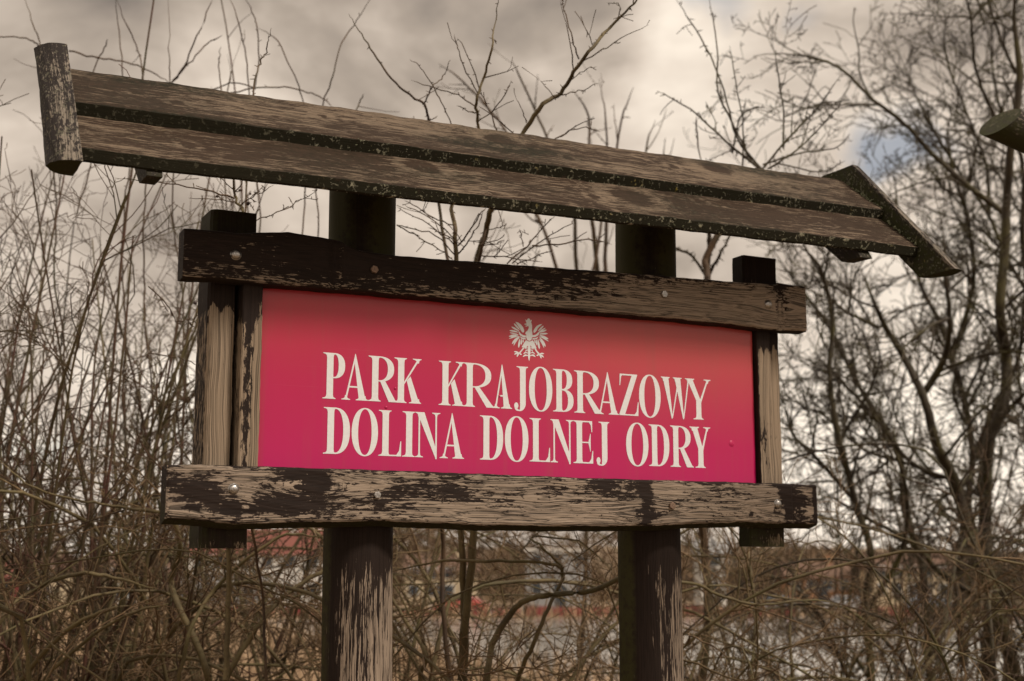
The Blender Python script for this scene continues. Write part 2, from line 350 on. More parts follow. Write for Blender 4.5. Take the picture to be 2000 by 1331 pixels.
def A_rp(t_, j, p, cap):
    u, w, z = p; front = w > -.058 and not cap
    if z > 2.33 or cap: return dict(wear=-.02+.25*gs(u, z, 1.38, 2.36, .02, .015), moss=.35 if u < 1.352 else .1)
    if z < 1.70: return dict(wear=.10+.55*ss(1.70, 1.66, z)*ss(1.36, 1.44, u), moss=.95 if u < 1.37 else .55+.4*ss(1.67, 1.65, z))
    return dict(wear=(.92 if front else .4)*ss(2.19, 2.165, z+.01*math.sin(u*230)), moss=.12)
box_post('frame_post', 1.346, 1.457, -.102, -.053, 1.650, 2.430, A_rp, M['frame'], .004)
def A_ls(t_, j, p, cap):
    u, w, z = p
    return dict(wear=.70*ss(2.17, 2.10, z)+.35*ss(-.015, .006, u)*ss(2.2, 2.17, z)-.40*gs(u, 0, -.018, 0, .010, 1)+.12*ss(1.9, 1.84, z), moss=.05)
box_post('frame_strip', -.0345, .0105, -.082, -.020, 1.812, 2.224, A_ls, M['frame'], .002)
def A_rs(t_, j, p, cap):
    u, w, z = p; side = u < 1.369
    if side: return dict(wear=-.1, moss=0)
    return dict(wear=.86*ss(2.19, 2.15, z+.008*math.sin(u*300))-.45*gs(u, z, 1.385, 1.95, .012, .05)-.3*gs(u, z, 1.38, 1.90, .01, .03), moss=.08)
box_post('frame_strip', 1.3665, 1.4085, -.0525, -.0285, 1.812, 2.224, A_rs, M['frame'], .002)
M['gap'] = None

# ---- bolts
def bolt(x, y, r, dome, mat, tilt=0):
    u, z = face(x, y, 0.002); K = 16 if dome else 6; V = []; F = []; rows = []
    prof = [(1.14, 0), (1.12, .05), (1.0, .06), (1, .12), (.93, .30), (.78, .46), (.55, .58), (.28, .645), (.08, .66)] if dome else [(1.0, 0), (1.0, .55), (.90, .66), (.5, .68), (.1, .68)]
    for rr, h in prof:
        rows.append([len(V)+j for j in range(K)])
        for j in range(K):
            a = 2*math.pi*j/K+.3; V.append((rr*r*math.cos(a), -h*r, rr*r*math.sin(a)))
    for a, b_ in zip(rows, rows[1:]):
        for j in range(K): F.append((a[j], a[(j+1) % K], b_[(j+1) % K], b_[j]))
    F.append(tuple(rows[-1])); me = bpy.data.meshes.new('bolt'); me.from_pydata(V, [], F); me.update()
    if dome: me.polygons.foreach_set('use_smooth', [True]*len(F))
    o = link('bolt', me, mat, tb if y < 800 else bb); o.location = (u, 0.0005, z); o.rotation_euler = (random.uniform(-.06, .06), random.random(), random.uniform(-.06, .06))
for a in [(461, 497, .0115, 1, M['steel']), (731, 527, .0098, 0, M['rust']), (1297, 575, .0098, 0, M['steel']), (1501, 595, .0112, 1, M['steel']),
          (457, 956, .0112, 1, M['steel']), (737, 967, .0088, 0, M['steel']), (1313, 988, .0095, 0, M['rust']), (1520, 985, .0110, 1, M['steel'])]: bolt(*a)

# ---- panel with lettering and eagle
PW = -.044
def slab(name, u0, u1, z0, z1, w0, w1, mat, parent):
    V = [(u, -w, z) for u in (u0, u1) for w in (w0, w1) for z in (z0, z1)]
    F = [(0, 1, 3, 2), (4, 6, 7, 5), (0, 4, 5, 1), (2, 3, 7, 6), (0, 2, 6, 4), (1, 5, 7, 3)]
    me = bpy.data.meshes.new(name); me.from_pydata(V, [], F); me.update(); return link(name, me, mat, parent)
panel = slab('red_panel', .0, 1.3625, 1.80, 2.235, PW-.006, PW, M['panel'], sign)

LAYER = [0]
def polys(name, pl, parent, mat, w):
    V = []; F = []
    for k_, poly in enumerate(pl):
        pw = w+.000005*k_
        b0 = len(V); V += [(x, -pw, z) for x, z in poly]; F.append(tuple(range(b0, len(V))))
    me = bpy.data.meshes.new(name); me.from_pydata(V, [], F); me.update()
    bm = bmesh.new(); bm.from_mesh(me); bmesh.ops.triangulate(bm, faces=bm.faces)
    for f in bm.faces:
        if f.normal.y > 0: f.normal_flip()
    bm.to_mesh(me); bm.free(); return link(name, me, mat, parent)

ST, TH = .148, .028
def foot(x0, x1, y=0, d=1, l=.09, r=.06):
    return [(x0-l, y), (x1+r, y), (x1+r, y+.016*d), (x1+r*.45, y+.028*d), (x1+r*.12, y+.05*d), (x1, y+.10*d), (x0, y+.10*d), (x0-l*.12, y+.05*d), (x0-l*.45, y+.028*d), (x0-l, y+.016*d)]
def rect(x0, x1, y0, y1): return [(x0, y0), (x1, y0), (x1, y1), (x0, y1)]
def par(a, b_, wa, wb=None): wb = wb or wa; return [(a[0]-wa/2, a[1]), (a[0]+wa/2, a[1]), (b_[0]+wb/2, b_[1]), (b_[0]-wb/2, b_[1])]
def ring_(cx, cy, ox, oy, ix, iy, a0=0, a1=360, n=40, e=2.25):
    ps = []
    def pt(rx, ry, a):
        c, s = math.cos(a), math.sin(a); return (cx+rx*math.copysign(abs(c)**(2/e), c), cy+ry*math.copysign(abs(s)**(2/e), s))
    for i in range(n):
        a, b_ = (math.radians(a0+(a1-a0)*q/n) for q in (i, i+1))
        ps.append([pt(ox, oy, a), pt(ox, oy, b_), pt(ix, iy, b_), pt(ix, iy, a)])
    return ps
def bowl(xs, W_, yt, yb, st=ST, th=TH):
    cy = (yt+yb)/2; oy = (yt-yb)/2; cx = xs+.02; return ring_(cx, cy, W_-cx, oy, W_-st-cx, oy-th, -90, 90, 20, 2.3)+[rect(xs-.02, cx+.001, yt-th, yt), rect(xs-.02, cx+.001, yb, yb+th)]
s_l = .09
def glyph(ch, W_):
    a, b_ = s_l, s_l+ST; G = []
    if ch in 'PRBDKLIENJ' and ch not in 'NJ':
        G += [rect(a, b_, 0, 1), foot(a, b_), foot(a, b_, 1, -1)]
    if ch == 'P': G += bowl(b_, W_, 1, .45)
    if ch == 'R': G += bowl(b_, W_-.06, 1, .44)+[[(b_+.03, .47), (b_+.15, .475), (W_-.03, .05), (W_+.02, .012), (W_+.02, 0), (W_-.18, 0)]]
    if ch == 'B': G += bowl(b_, W_-.03, 1, .51)+bowl(b_, W_, .53, 0)
    if ch == 'D': G += bowl(b_, W_, 1, 0, ST+.005)
    if ch == 'K': G += [[(b_-.005, .40), (b_-.005, .46), (W_-.11, .955), (W_-.06, .955)], foot(W_-.11, W_-.06, 1, -1, .10, .06),
                        [(b_+.06, .50), (b_+.15, .60), (W_-.05, .02), (W_-.05, 0), (W_-.215, 0)], foot(W_-.21, W_-.05, 0, 1, .08, .05)]
    if ch == 'L': G += [rect(b_-.01, W_-.03, 0, .03), [(W_-.12, .02), (W_-.03, 0), (W_, .0), (W_, .33), (W_-.02, .33), (W_-.05, .12)]]
    if ch == 'E': G += [rect(b_-.01, W_-.03, .968, 1), rect(b_-.01, W_-.09, .478, .508), rect(b_-.01, W_-.03, 0, .032),
                        [(W_-.12, .985), (W_-.03, 1), (W_-.02, 1), (W_-.02, .74), (W_-.04, .74), (W_-.06, .90)],
                        [(W_-.13, .49), (W_-.095, .62), (W_-.08, .70), (W_-.065, .70), (W_-.065, .28), (W_-.08, .28), (W_-.095, .37)],
                        [(W_-.12, .015), (W_-.03, 0), (W_, 0), (W_, .30), (W_-.02, .30), (W_-.05, .11)]]
    if ch == 'A':
        cx = W_*.5; G += [[(cx, 1.02), (cx+.022, .96), (.128, .03), (.088, .03)], [(cx-.008, 1.0), (cx, 1.02), (cx+.012, 1.0), (W_-.06, .02), (W_-.215, .02), (cx-.024, .90)],
                          rect(.17, W_-.14, .27, .305), foot(.088, .128, 0, 1, .085, .075), foot(W_-.21, W_-.06, 0, 1, .075, .06)]
    if ch == 'O': G += ring_(W_/2, .5, W_/2, .525, W_/2-ST, .498, 0, 360, 48, 2.15)
    if ch == 'N': G += [rect(a-.01, a+.028, 0, .95), foot(a-.01, a+.028, 0, 1, .075, .075), foot(a-.02, a+.06, 1, -1, .07, .0), [(a-.05, 1), (a+.13, 1), (W_-.08, .14), (W_-.08, -.03), (W_-.105, -.03)],
                        rect(W_-.118, W_-.08, -.03, .99), foot(W_-.118, W_-.08, 1, -1, .08, .08)]
    if ch == 'J': x0, x1 = W_-.07-ST, W_-.07; G += [rect(x0, x1, .12, 1), foot(x0, x1, 1, -1)]+ring_(x1-.16, .15, .16, .19, .16-ST*.99, .165, -85, 0, 12, 2)+[ [(x1-.15, -.040), (x1-.15, -.012), (x1-.20, .0), (x1-.24, .05), (x1-.29, .07), (x1-.28, .0), (x1-.23, -.034)] ]+[[(x1-.245+.055*math.cos(q*.5236), .085+.075*math.sin(q*.5236)) for q in range(12)]]
    if ch == 'Z': G += [rect(.02, W_-.03, .965, 1), [(W_-.165, 1), (W_-.02, 1), (W_-.02, .985), (.155, .01), (.0, .01), (0, .03)], rect(.0, W_-.01, 0, .032),
                        [(.02, 1), (.12, 1), (.06, .93), (.03, .72), (.012, .72)], [(W_-.13, 0), (W_, 0), (W_+.01, .33), (W_-.01, .33), (W_-.05, .10)]]
    if ch == 'Y': cx = W_*.52; G += [rect(cx-ST/2, cx+ST/2, 0, .47), foot(cx-ST/2, cx+ST/2), [(.065, .98), (.225, .98), (cx+ST/2, .44), (cx+ST/2-.02, .40), (cx-ST/2, .40), (cx-ST/2, .47)],
                                     [(W_-.115, .98), (W_-.075, .98), (cx+ST/2, .42), (cx+.02, .44)], foot(.07, .22, 1, -1, .07, .06), foot(W_-.115, W_-.075, 1, -1, .09, .075)]
    if ch == 'W':
        q = W_/4.15; G += [[(.055, .98), (.215, .98), (q*1.55+.0, .03), (q*1.50, -.02), (q*1.42, -.02)], [(q*2.30-.0, .9), (q*2.32+.035, .9), (q*1.52+.01, -.01), (q*1.48, .04)],
                           [(q*1.9, .98), (q*1.9+.165, .98), (q*3.12, .03), (q*3.08, -.02), (q*3.0, -.02)], [(W_-.085, .98), (W_-.045, .98), (q*3.1+.01, -.01), (q*3.05, .04)],
                           foot(.06, .205, 1, -1, .06, .05), foot(q*1.9+.01, q*1.9+.155, 1, -1, .06, .05), foot(W_-.08, W_-.05, 1, -1, .08, .07)]
    return G
row1 = [('P', 629.5, 673), ('A', 666.5, 719), ('R', 718.5, 774), ('K', 769.5, 822.5), ('K', 856.5, 906), ('R', 904.5, 964), ('A', 960, 1000), ('J', 1000, 1032), ('O', 1033, 1078.5), ('B', 1080, 1120), ('R', 1121, 1174),
        ('A', 1164, 1208.5), ('Z', 1209, 1246), ('O', 1248, 1290), ('W', 1291, 1349), ('Y', 1338, 1388)]
row2 = [('D', 631, 683), ('O', 686.5, 738), ('L', 739, 783.5), ('I', 785.5, 811), ('N', 810.5, 859.5), ('A', 858.5, 906.5), ('D', 937, 982.5), ('O', 986, 1032), ('L', 1034, 1074), ('N', 1075, 1120), ('E', 1119.5, 1158), ('J', 1160.5, 1191),
        ('O', 1222.5, 1266), ('D', 1267, 1307), ('R', 1308.5, 1352.5), ('Y', 1347, 1387.5)]
ix = [0]
for row, (zt, zb, yt, yb) in ((row1, (2.080, 1.9745, 735, 800)), (row2, (1.955, 1.8495, 815, 900))):
    for ch, x0, x1 in row:
        u0 = face(x0, (yt+yb)/2, PW)[0]; u1 = face(x1, (yt+yb)/2, PW)[0]; H_ = zt-zb; ix[0] += 1
        pl = [[(u0+x*H_, zb+y*H_) for x, y in p] for p in glyph(ch, (u1-u0)/H_)]
        polys('letter', pl, panel, M['letter'], PW+.0002+(.0004 if ix[0] % 2 else 0))

# eagle, traced in zoomed coordinates of the emblem
def ez(X, Y): return face(940+X/10.24, 600+Y/10.24, PW)
EP = []
def ep(*p): EP.append([ez(*q) for q in p])
def leaf(r, t_, wd, bend=0):
    r = np.array(r, float); t_ = np.array(t_, float); d = t_-r; n = np.array([-d[1], d[0]])/np.linalg.norm(d)
    up, dn = [], []
    for f, k_ in ((.0, .35), (.25, .75), (.5, 1), (.72, .92), (.88, .6), (1, .06)):
        c = r+d*f+n*bend*math.sin(f*math.pi); up.append(tuple(c+n*wd*k_/2)); dn.append(tuple(c-n*wd*k_/2))
    ep(*(up+dn[::-1]))
ep((680, 297), (735, 310), (790, 348), (832, 400), (856, 455), (858, 490), (835, 515), (812, 500), (790, 470), (770, 430), (730, 375), (700, 335))
ep((1218, 342), (1165, 350), (1110, 378), (1070, 425), (1045, 470), (1042, 505), (1062, 520), (1085, 500), (1110, 470), (1125, 430), (1165, 390), (1195, 368))
for r, t_, wd, bd in [((765, 455), (650, 328), 36, 0), ((750, 478), (600, 395), 36, 0), ((735, 505), (562, 470), 34, 4), ((720, 540), (565, 515), 20, 0), ((740, 555), (550, 590), 46, 0), ((745, 585), (552, 635), 26, 8), ((760, 590), (612, 742), 44, 10), ((765, 610), (645, 776), 26, 16),
                      ((770, 640), (745, 815), 42, 0), ((805, 640), (798, 755), 32, 0), ((838, 640), (835, 715), 24, 0),
                      ((1140, 480), (1245, 375), 32, 0), ((1150, 500), (1285, 418), 26, 0), ((1155, 510), (1308, 458), 34, 0), ((1165, 540), (1330, 532), 34, 0), ((1165, 560), (1342, 642), 42, 0), ((1160, 590), (1350, 690), 26, -8), ((1165, 610), (1285, 796), 44, -8), ((1150, 640), (1255, 822), 26, -14),
                      ((1130, 650), (1163, 845), 42, 0), ((1095, 650), (1110, 770), 32, 0), ((1065, 650), (1075, 730), 24, 0)]: leaf(r, t_, wd, bd)
ep((742, 480), (765, 500), (790, 535), (840, 565), (888, 572), (888, 615), (830, 605), (775, 570), (750, 530)); ep((765, 585), (820, 612), (888, 628), (888, 652), (800, 636))
ep((1160, 520), (1140, 565), (1080, 600), (1022, 606), (1022, 565), (1075, 560), (1115, 530), (1140, 500)); ep((1150, 590), (1090, 620), (1022, 628), (1022, 655), (1110, 640))
ep((905, 310), (1000, 315), (1015, 380), (1012, 460), (1020, 520), (1025, 590), (1000, 660), (960, 680), (915, 660), (893, 600), (900, 560), (875, 530), (890, 500), (925, 470), (948, 420), (942, 380), (915, 372), (900, 345))
ep((912, 325), (900, 332), (870, 335), (858, 350), (900, 355), (925, 352)); ep((925, 362), (870, 385), (905, 392), (935, 382))
ep((893, 300), (905, 320), (990, 322), (998, 300), (1012, 256), (982, 272), (968, 240), (945, 228), (922, 240), (912, 270), (880, 250))
ep((890, 665), (948, 690), (946, 760), (905, 800), (880, 845), (862, 815), (805, 805), (840, 740)); ep((972, 690), (1030, 665), (1075, 750), (1105, 830), (1060, 820), (1030, 855), (1005, 800), (975, 760))
ep((835, 812), (862, 822), (805, 890), (770, 935), (740, 925), (785, 875)); ep((1055, 825), (1085, 822), (1120, 880), (1165, 930), (1135, 945), (1090, 890))
for t_ in [(648, 893), (655, 950), (712, 1000), (812, 950)]: leaf((760, 925), t_, 30, 8)
for t_ in [(1258, 935), (1250, 1010), (1200, 1032), (1098, 970)]: leaf((1150, 945), t_, 30, -8)
ep((945, 690), (972, 690), (985, 850), (972, 1010), (955, 1085), (935, 1010), (925, 850)); 
for s in (-1, 1):
    for (y0, x1, y1, wd) in [(1000, 128, 1000, 34), (950, 120, 945, 26), (890, 72, 905, 22), (840, 50, 850, 18)]: leaf((955+s*15, y0-20), (955+s*x1, y1), wd, -s*26)
polys('eagle_emblem', EP, panel, M['letter'], PW+.0003)
# dents and screw covers on the panel
for x, y, r in [(1429, 867, .0085), (772, 759, .0035), (975, 774, .0035), (754, 796, .004)]:
    u, z = face(x, y, PW); V = [(u, -PW-.0022, z)]; F = []
    for q, rr, h in ((0, .55, .0018), (1, 1, .0003)):
        for j in range(14): V.append((u+rr*r*math.cos(j*math.pi/7), -PW-h, z+rr*r*math.sin(j*math.pi/7)))
    for j in range(14): F += [(0, 1+j, 1+(j+1) % 14), (1+j, 15+j, 15+(j+1) % 14, 1+(j+1) % 14)]
    me = bpy.data.meshes.new('screw_cover'); me.from_pydata(V, [], F); me.update(); me.polygons.foreach_set('use_smooth', [True]*len(F)); link('screw_cover', me, M['panel'], panel)

# ---- roof planks, end logs, rafters
UL, UR = -.433, 1.75
def roof_plank(top_back, top_front, bot_front, bot_back, dz, seed, notch=None, knots=()):
    rings = []; us = np.arange(UL+.001, UR, .0055)
    for u in us:
        f = (u-UL)/(UR-UL); s = wob(u*.35, seed, .0006)+wob(u*1.7, seed+2, .0003); ring = []
        off = lambda p, q: (u, p[0]+q, p[1]+dz*f-s)
        nt_ = notch(u) if notch else 0
        for i in range(18):                                  # top surface from back to front, slightly cupped
            g = i/17; x = top_back[0]+(top_front[0]-top_back[0])*g; z = top_back[1]+(top_front[1]-top_back[1])*g-.0025*math.sin(g*math.pi)
            z += .0009*math.sin(u*60+g*9+seed)*.6
            for ku, kg, kr in knots: z += .0012*math.exp(-((u-ku)/kr)**2-((g-kg)/.12)**2)
            if i == 17: x -= .002; z -= .001
            ring.append((u, x-nt_*(g > .9), z+dz*f-s))
        for i in range(1, 9):
            g = i/9; rg = wob(u*.9, seed+3, .0006)
            ring.append((u, top_front[0]+(bot_front[0]-top_front[0])*g+.001+rg-nt_, top_front[1]+(bot_front[1]-top_front[1])*g+dz*f-s))
        ring.append((u, bot_front[0]-.003-nt_, bot_front[1]+dz*f-s)); ring.append((u, bot_back[0], bot_back[1]+dz*f-s))
        rings.append(ring)
    def A(t_, j, p, cap):
        u = p[0]
        if j < 18:
            e = ss(12, 17, j)
            return dict(wear=.38+.12*ss(5, 0, j)+.07*math.sin(u*5+seed)+.05*math.sin(u*13+seed*2), moss=.28+.2*math.sin(u*7+seed*3), lichen=.10*ss(.2, .8, math.sin(u*9+seed)))
        return dict(wear=-.5, moss=1.3, lichen=(.75 if seed < 3 else 1.)*ss(-.35, .5, u+.25*math.sin(u*11))+.15)  # mossy front edges, with their shade also darkened into the colour
    def KA(t_, j, p, cap):
        d = A(t_, j, p, cap)
        if j < 18 and not cap:
            for ku, kg, kr in kn2:
                q = math.hypot((p[0]-ku)/(kr*1.5), (j/17-kg)/(kr*6)); d['wear'] += .30*math.exp(-((q-1.3)/.5)**2)-.75*math.exp(-(q/.75)**2)
            d['wear'] += .16*math.sin(p[0]*3.1+seed*5+j*.12)*math.sin(p[0]*1.7+j*.25); d['moss'] += .35*ss(.3, .9, math.sin(p[0]*4.3+seed*7)*math.sin(j*.35+seed))
        return d
    kn2 = [(ku, kg, kr) for ku, kg, kr in (knots or ())]+[(x, g, .012) for x, g in ((-.2, .6), (.15, .35), (.78, .65), (1.12, .4), (1.5, .6))]
    zc = lambda g: top_back[1]+(top_front[1]-top_back[1])*g
    return loft('roof_plank', rings, M['roof'], sign, KA, 0, True, False, [(ku, zc(kg), kr*1.2) for ku, kg, kr in kn2])
def tb_(p): return p
UPK = roof_plank((-.111, 2.682), (.060, 2.555), (.046, 2.5235), (-.120, 2.650), .022, 1.2, None, [(.62, .3, .03), (1.28, .25, .04), (-.28, .45, .012)])
LPK = roof_plank((.012, 2.556), (.186, 2.419), (.177, 2.391), (.010, 2.522), .027, 4.4, lambda u: .006*ss(.475, .485, u)*ss(.58, .57, u), [(.35, .4, .03), (.9, .5, .04)])
def end_log(u, sgn, tp, bt, wtop, wbot, bulge):
    rings = []; K = 26
    for i in range(46):
        f = i/45; w_ = tp[0]+(bt[0]-tp[0])*f; z = tp[1]+(bt[1]-tp[1])*f; wd = wtop+(wbot-wtop)*f; ring = []
        for j in range(K):
            a = math.pi*j/(K-1)
            b_ = bulge*(1+.03*math.sin(a*5+f*6)+.02*math.sin(a*13+f*17))
            ring.append((u+sgn*b_*math.sin(a)**.8, w_-wd/2+wd/2*math.cos(a), z))
        for j in range(1, 8): ring.append((u-sgn*.0008*math.sin(j+f*30), w_-wd+wd*j/8, z))
        rings.append(ring)
    sd_ = (0, bt[0]-tp[0], bt[1]-tp[1])
    def A(t_, j, p, cap):
        if cap: return dict(wear=.0, moss=.9)
        if j >= 26: return dict(wear=-.02, moss=.8, lichen=.5)
        a = j/25; return dict(wear=.10+.42*ss(.42, .05, a)*ss(0, .35, t_)-1.2*math.exp(-((a-.30-.02*math.sin(t_*14))/.014)**2)*ss(.15, .4, t_), moss=.2+.75*ss(.45, .75, a), lichen=.35)
    return loft('end_log', rings, M['log'], sign, A, sd_, True, False)
ELl = end_log(UL, -1, (-.042, 2.712), (.252, 2.372), .118, .118, .058)
ELr = end_log(UR, 1, (-.064, 2.739), (.311, 2.361), .140, .128, .055)
# crack in the left log
def rafter(u0, u1, dz):
    prof = [(-.17, 2.655), (-.12, 2.640), (.006, 2.515), (.168, 2.3885), (.180, 2.370), (.105, 2.372), (-.20, 2.62)]
    rings = [[(u, w_, z+dz) for w_, z in prof] for u in np.linspace(u0, u1, 6)]
    return loft('rafter', rings, M['log'], sign, lambda t_, j, p, cap: dict(wear=.15, moss=.5), (0, .7, -.7), True, False)
rafter(-.296, -.264, .010); rafter(1.552, 1.592, .028)
# lichen tufts along the junction of the lower planks and the right log, and on the front edges
def tufts(pts, name='lichen'):
    V = []; F = []
    for (u, w_, z, r) in pts:
        for q in range(9):
            c = np.array([u, w_, z])+RNG.normal(0, r*.45, 3); b0 = len(V); rr = r*RNG.uniform(.25, .55)
            for d in ((1, 0, 0), (-1, 0, 0), (0, 1, 0), (0, -1, 0), (0, 0, 1), (0, 0, -1)):
                p = c+np.array(d)*rr*RNG.uniform(.6, 1.3); V.append((p[0], -p[1], p[2]))
            for a, b_ in ((0, 2), (2, 1), (1, 3), (3, 0)): F += [(b0+a, b0+b_, b0+4), (b0+b_, b0+a, b0+5)]
    me = bpy.data.meshes.new(name); me.from_pydata(V, [], F); me.update(); return link(name, me, M['lichen'], sign)
tp = []
for f in np.linspace(.05, .98, 46):
    if RNG.random() < .35: continue
    w_ = -.10+.285*f; z = (2.703-.743*(w_+.111)) if w_ < .058 else (2.549-.803*(w_-.059)); tp.append((UR-.006, w_, z-.001+.002, RNG.uniform(.003, .007)))
for _ in range(120):
    u = RNG.uniform(.15, 1.70); f = (u-UL)/(UR-UL)
    if RNG.random() < .5: tp.append((u, .0605, 2.555-.034*RNG.random()+.022*f, RNG.uniform(.0010, .0022)))
    else: tp.append((u, .183, 2.417-.024*RNG.random()+.027*f, RNG.uniform(.0012, .0034)))
setp(tufts(tp), kind='stuff')

# ---------------------------------------------------------------- neighbouring frame: the end of its top log enters the picture at the right
fr = empty('log_frame', (1.62, 3.42, 0), math.radians(44), label='end of a weathered log beam of another frame at the right edge', cat='wooden frame')
def logx(name, p0, p1, r, mat, parent, slant=0, seed=0, K=24, n=30):
    p0, p1 = np.array(p0, float), np.array(p1, float); a = (p1-p0)/np.linalg.norm(p1-p0); h = np.cross(a, [0, 0, 1.]) if abs(a[2]) < .9 else np.array([1., 0, 0]); h /= np.linalg.norm(h); v_ = np.cross(h, a)
    rings = []
    for i in range(n):
        f = i/(n-1); ring = []
        for j in range(K):
            t_ = 2*math.pi*j/K; rr = r*(1+.02*math.sin(3*t_+seed+f*5)); q = p0+(p1-p0)*f+h*rr*math.cos(t_)+v_*rr*math.sin(t_)
            if i == 0: q = q+a*slant*math.sin(t_)
            ring.append((q[0], -q[1], q[2]))
        rings.append(ring)
    return loft(name, rings, mat, parent, lambda t_, j, p, cap: dict(wear=.25+.3*math.sin(2*math.pi*j/K), moss=.85 if cap else .5-.6*math.sin(2*math.pi*j/K)), tuple(a*np.array([1, -1, 1])), True, True)
logx('top_log', (-.785, 0, 2.548), (1.3, 0, 2.548), .041, M['log'], fr, .055)
logx('post', (.05, .0, -.3), (.05, .0, 2.496), .06, M['post'], fr, 0, 3); logx('post', (1.1, .0, -.3), (1.1, .0, 2.496), .06, M['post'], fr, 0, 5)

# ---------------------------------------------------------------- bare shrubs and trees
class Tubes:
    def __init__(s): s.V = []; s.F = []; s.n = 0
    def add(s, P, R, k):
        P = np.asarray(P, float); R = np.asarray(R, float); n = len(P)
        T = np.gradient(P, axis=0); T /= np.linalg.norm(T, axis=1)[:, None]+1e-9
        ref = np.array([.31, .22, .93]) if abs(T[0, 2]) < .8 else np.array([.9, .3, .1])
        A_ = np.cross(T, ref); A_ /= np.linalg.norm(A_, axis=1)[:, None]+1e-9; B_ = np.cross(T, A_)
        an = np.arange(k)*2*math.pi/k
        ring = P[:, None, :]+R[:, None, None]*(A_[:, None, :]*np.cos(an)[None, :, None]+B_[:, None, :]*np.sin(an)[None, :, None])
        s.V.append(ring.reshape(-1, 3)); i = np.arange(n-1)[:, None]*k; j = np.arange(k)[None, :]; j2 = (j+1) % k
        s.F.append((np.stack([i+j, i+j2, i+k+j2, i+k+j], -1).reshape(-1, 4))+s.n); s.n += n*k
    def build(s, name, mat, parent):
        if not s.V: return None
        V = np.vstack(s.V).astype(np.float32); F = np.vstack(s.F).astype(np.int32)
        me = bpy.data.meshes.new(name); me.vertices.add(len(V)); me.vertices.foreach_set('co', V.ravel())
        me.loops.add(F.size); me.loops.foreach_set('vertex_index', F.ravel()); me.polygons.add(len(F))
        me.polygons.foreach_set('loop_start', np.arange(len(F), dtype=np.int32)*4); me.polygons.foreach_set('use_smooth', np.ones(len(F), bool))
        me.update(calc_edges=True); me.validate(); return link(name, me, mat, parent)

def smooth(P, n):                                            # Catmull-Rom resampling
    P = np.asarray(P, float); m_ = len(P)
    Q = np.vstack([2*P[0]-P[1], P, 2*P[-1]-P[-2]]); outp = []
    for i in range(m_-1):
        p0, p1, p2, p3 = Q[i:i+4]
        for t_ in np.linspace(0, 1, n, endpoint=False):
            outp.append(.5*((2*p1)+(-p0+p2)*t_+(2*p0-5*p1+4*p2-p3)*t_**2+(-p0+3*p1-3*p2+p3)*t_**3))
    outp.append(P[-1]); return np.array(outp)
def walk(rng, p, d, length, r0, r1, n, wander, up=0.0, kink=0.):
    P = [np.array(p, float)]; d = np.array(d, float); d /= np.linalg.norm(d); st = length/n
    bend = rng.normal(0, wander, 3)
    for i in range(n):
        d = d+bend*.35+rng.normal(0, wander, 3)*.7+np.array([0, 0, up]); d /= np.linalg.norm(d)
        if kink and rng.random() < .3: d = d+rng.normal(0, kink, 3); d /= np.linalg.norm(d)
        P.append(P[-1]+d*st)
    return np.array(P), np.linspace(r0, r1, n+1)
def by_far(s): return s.base[1] > 5.4
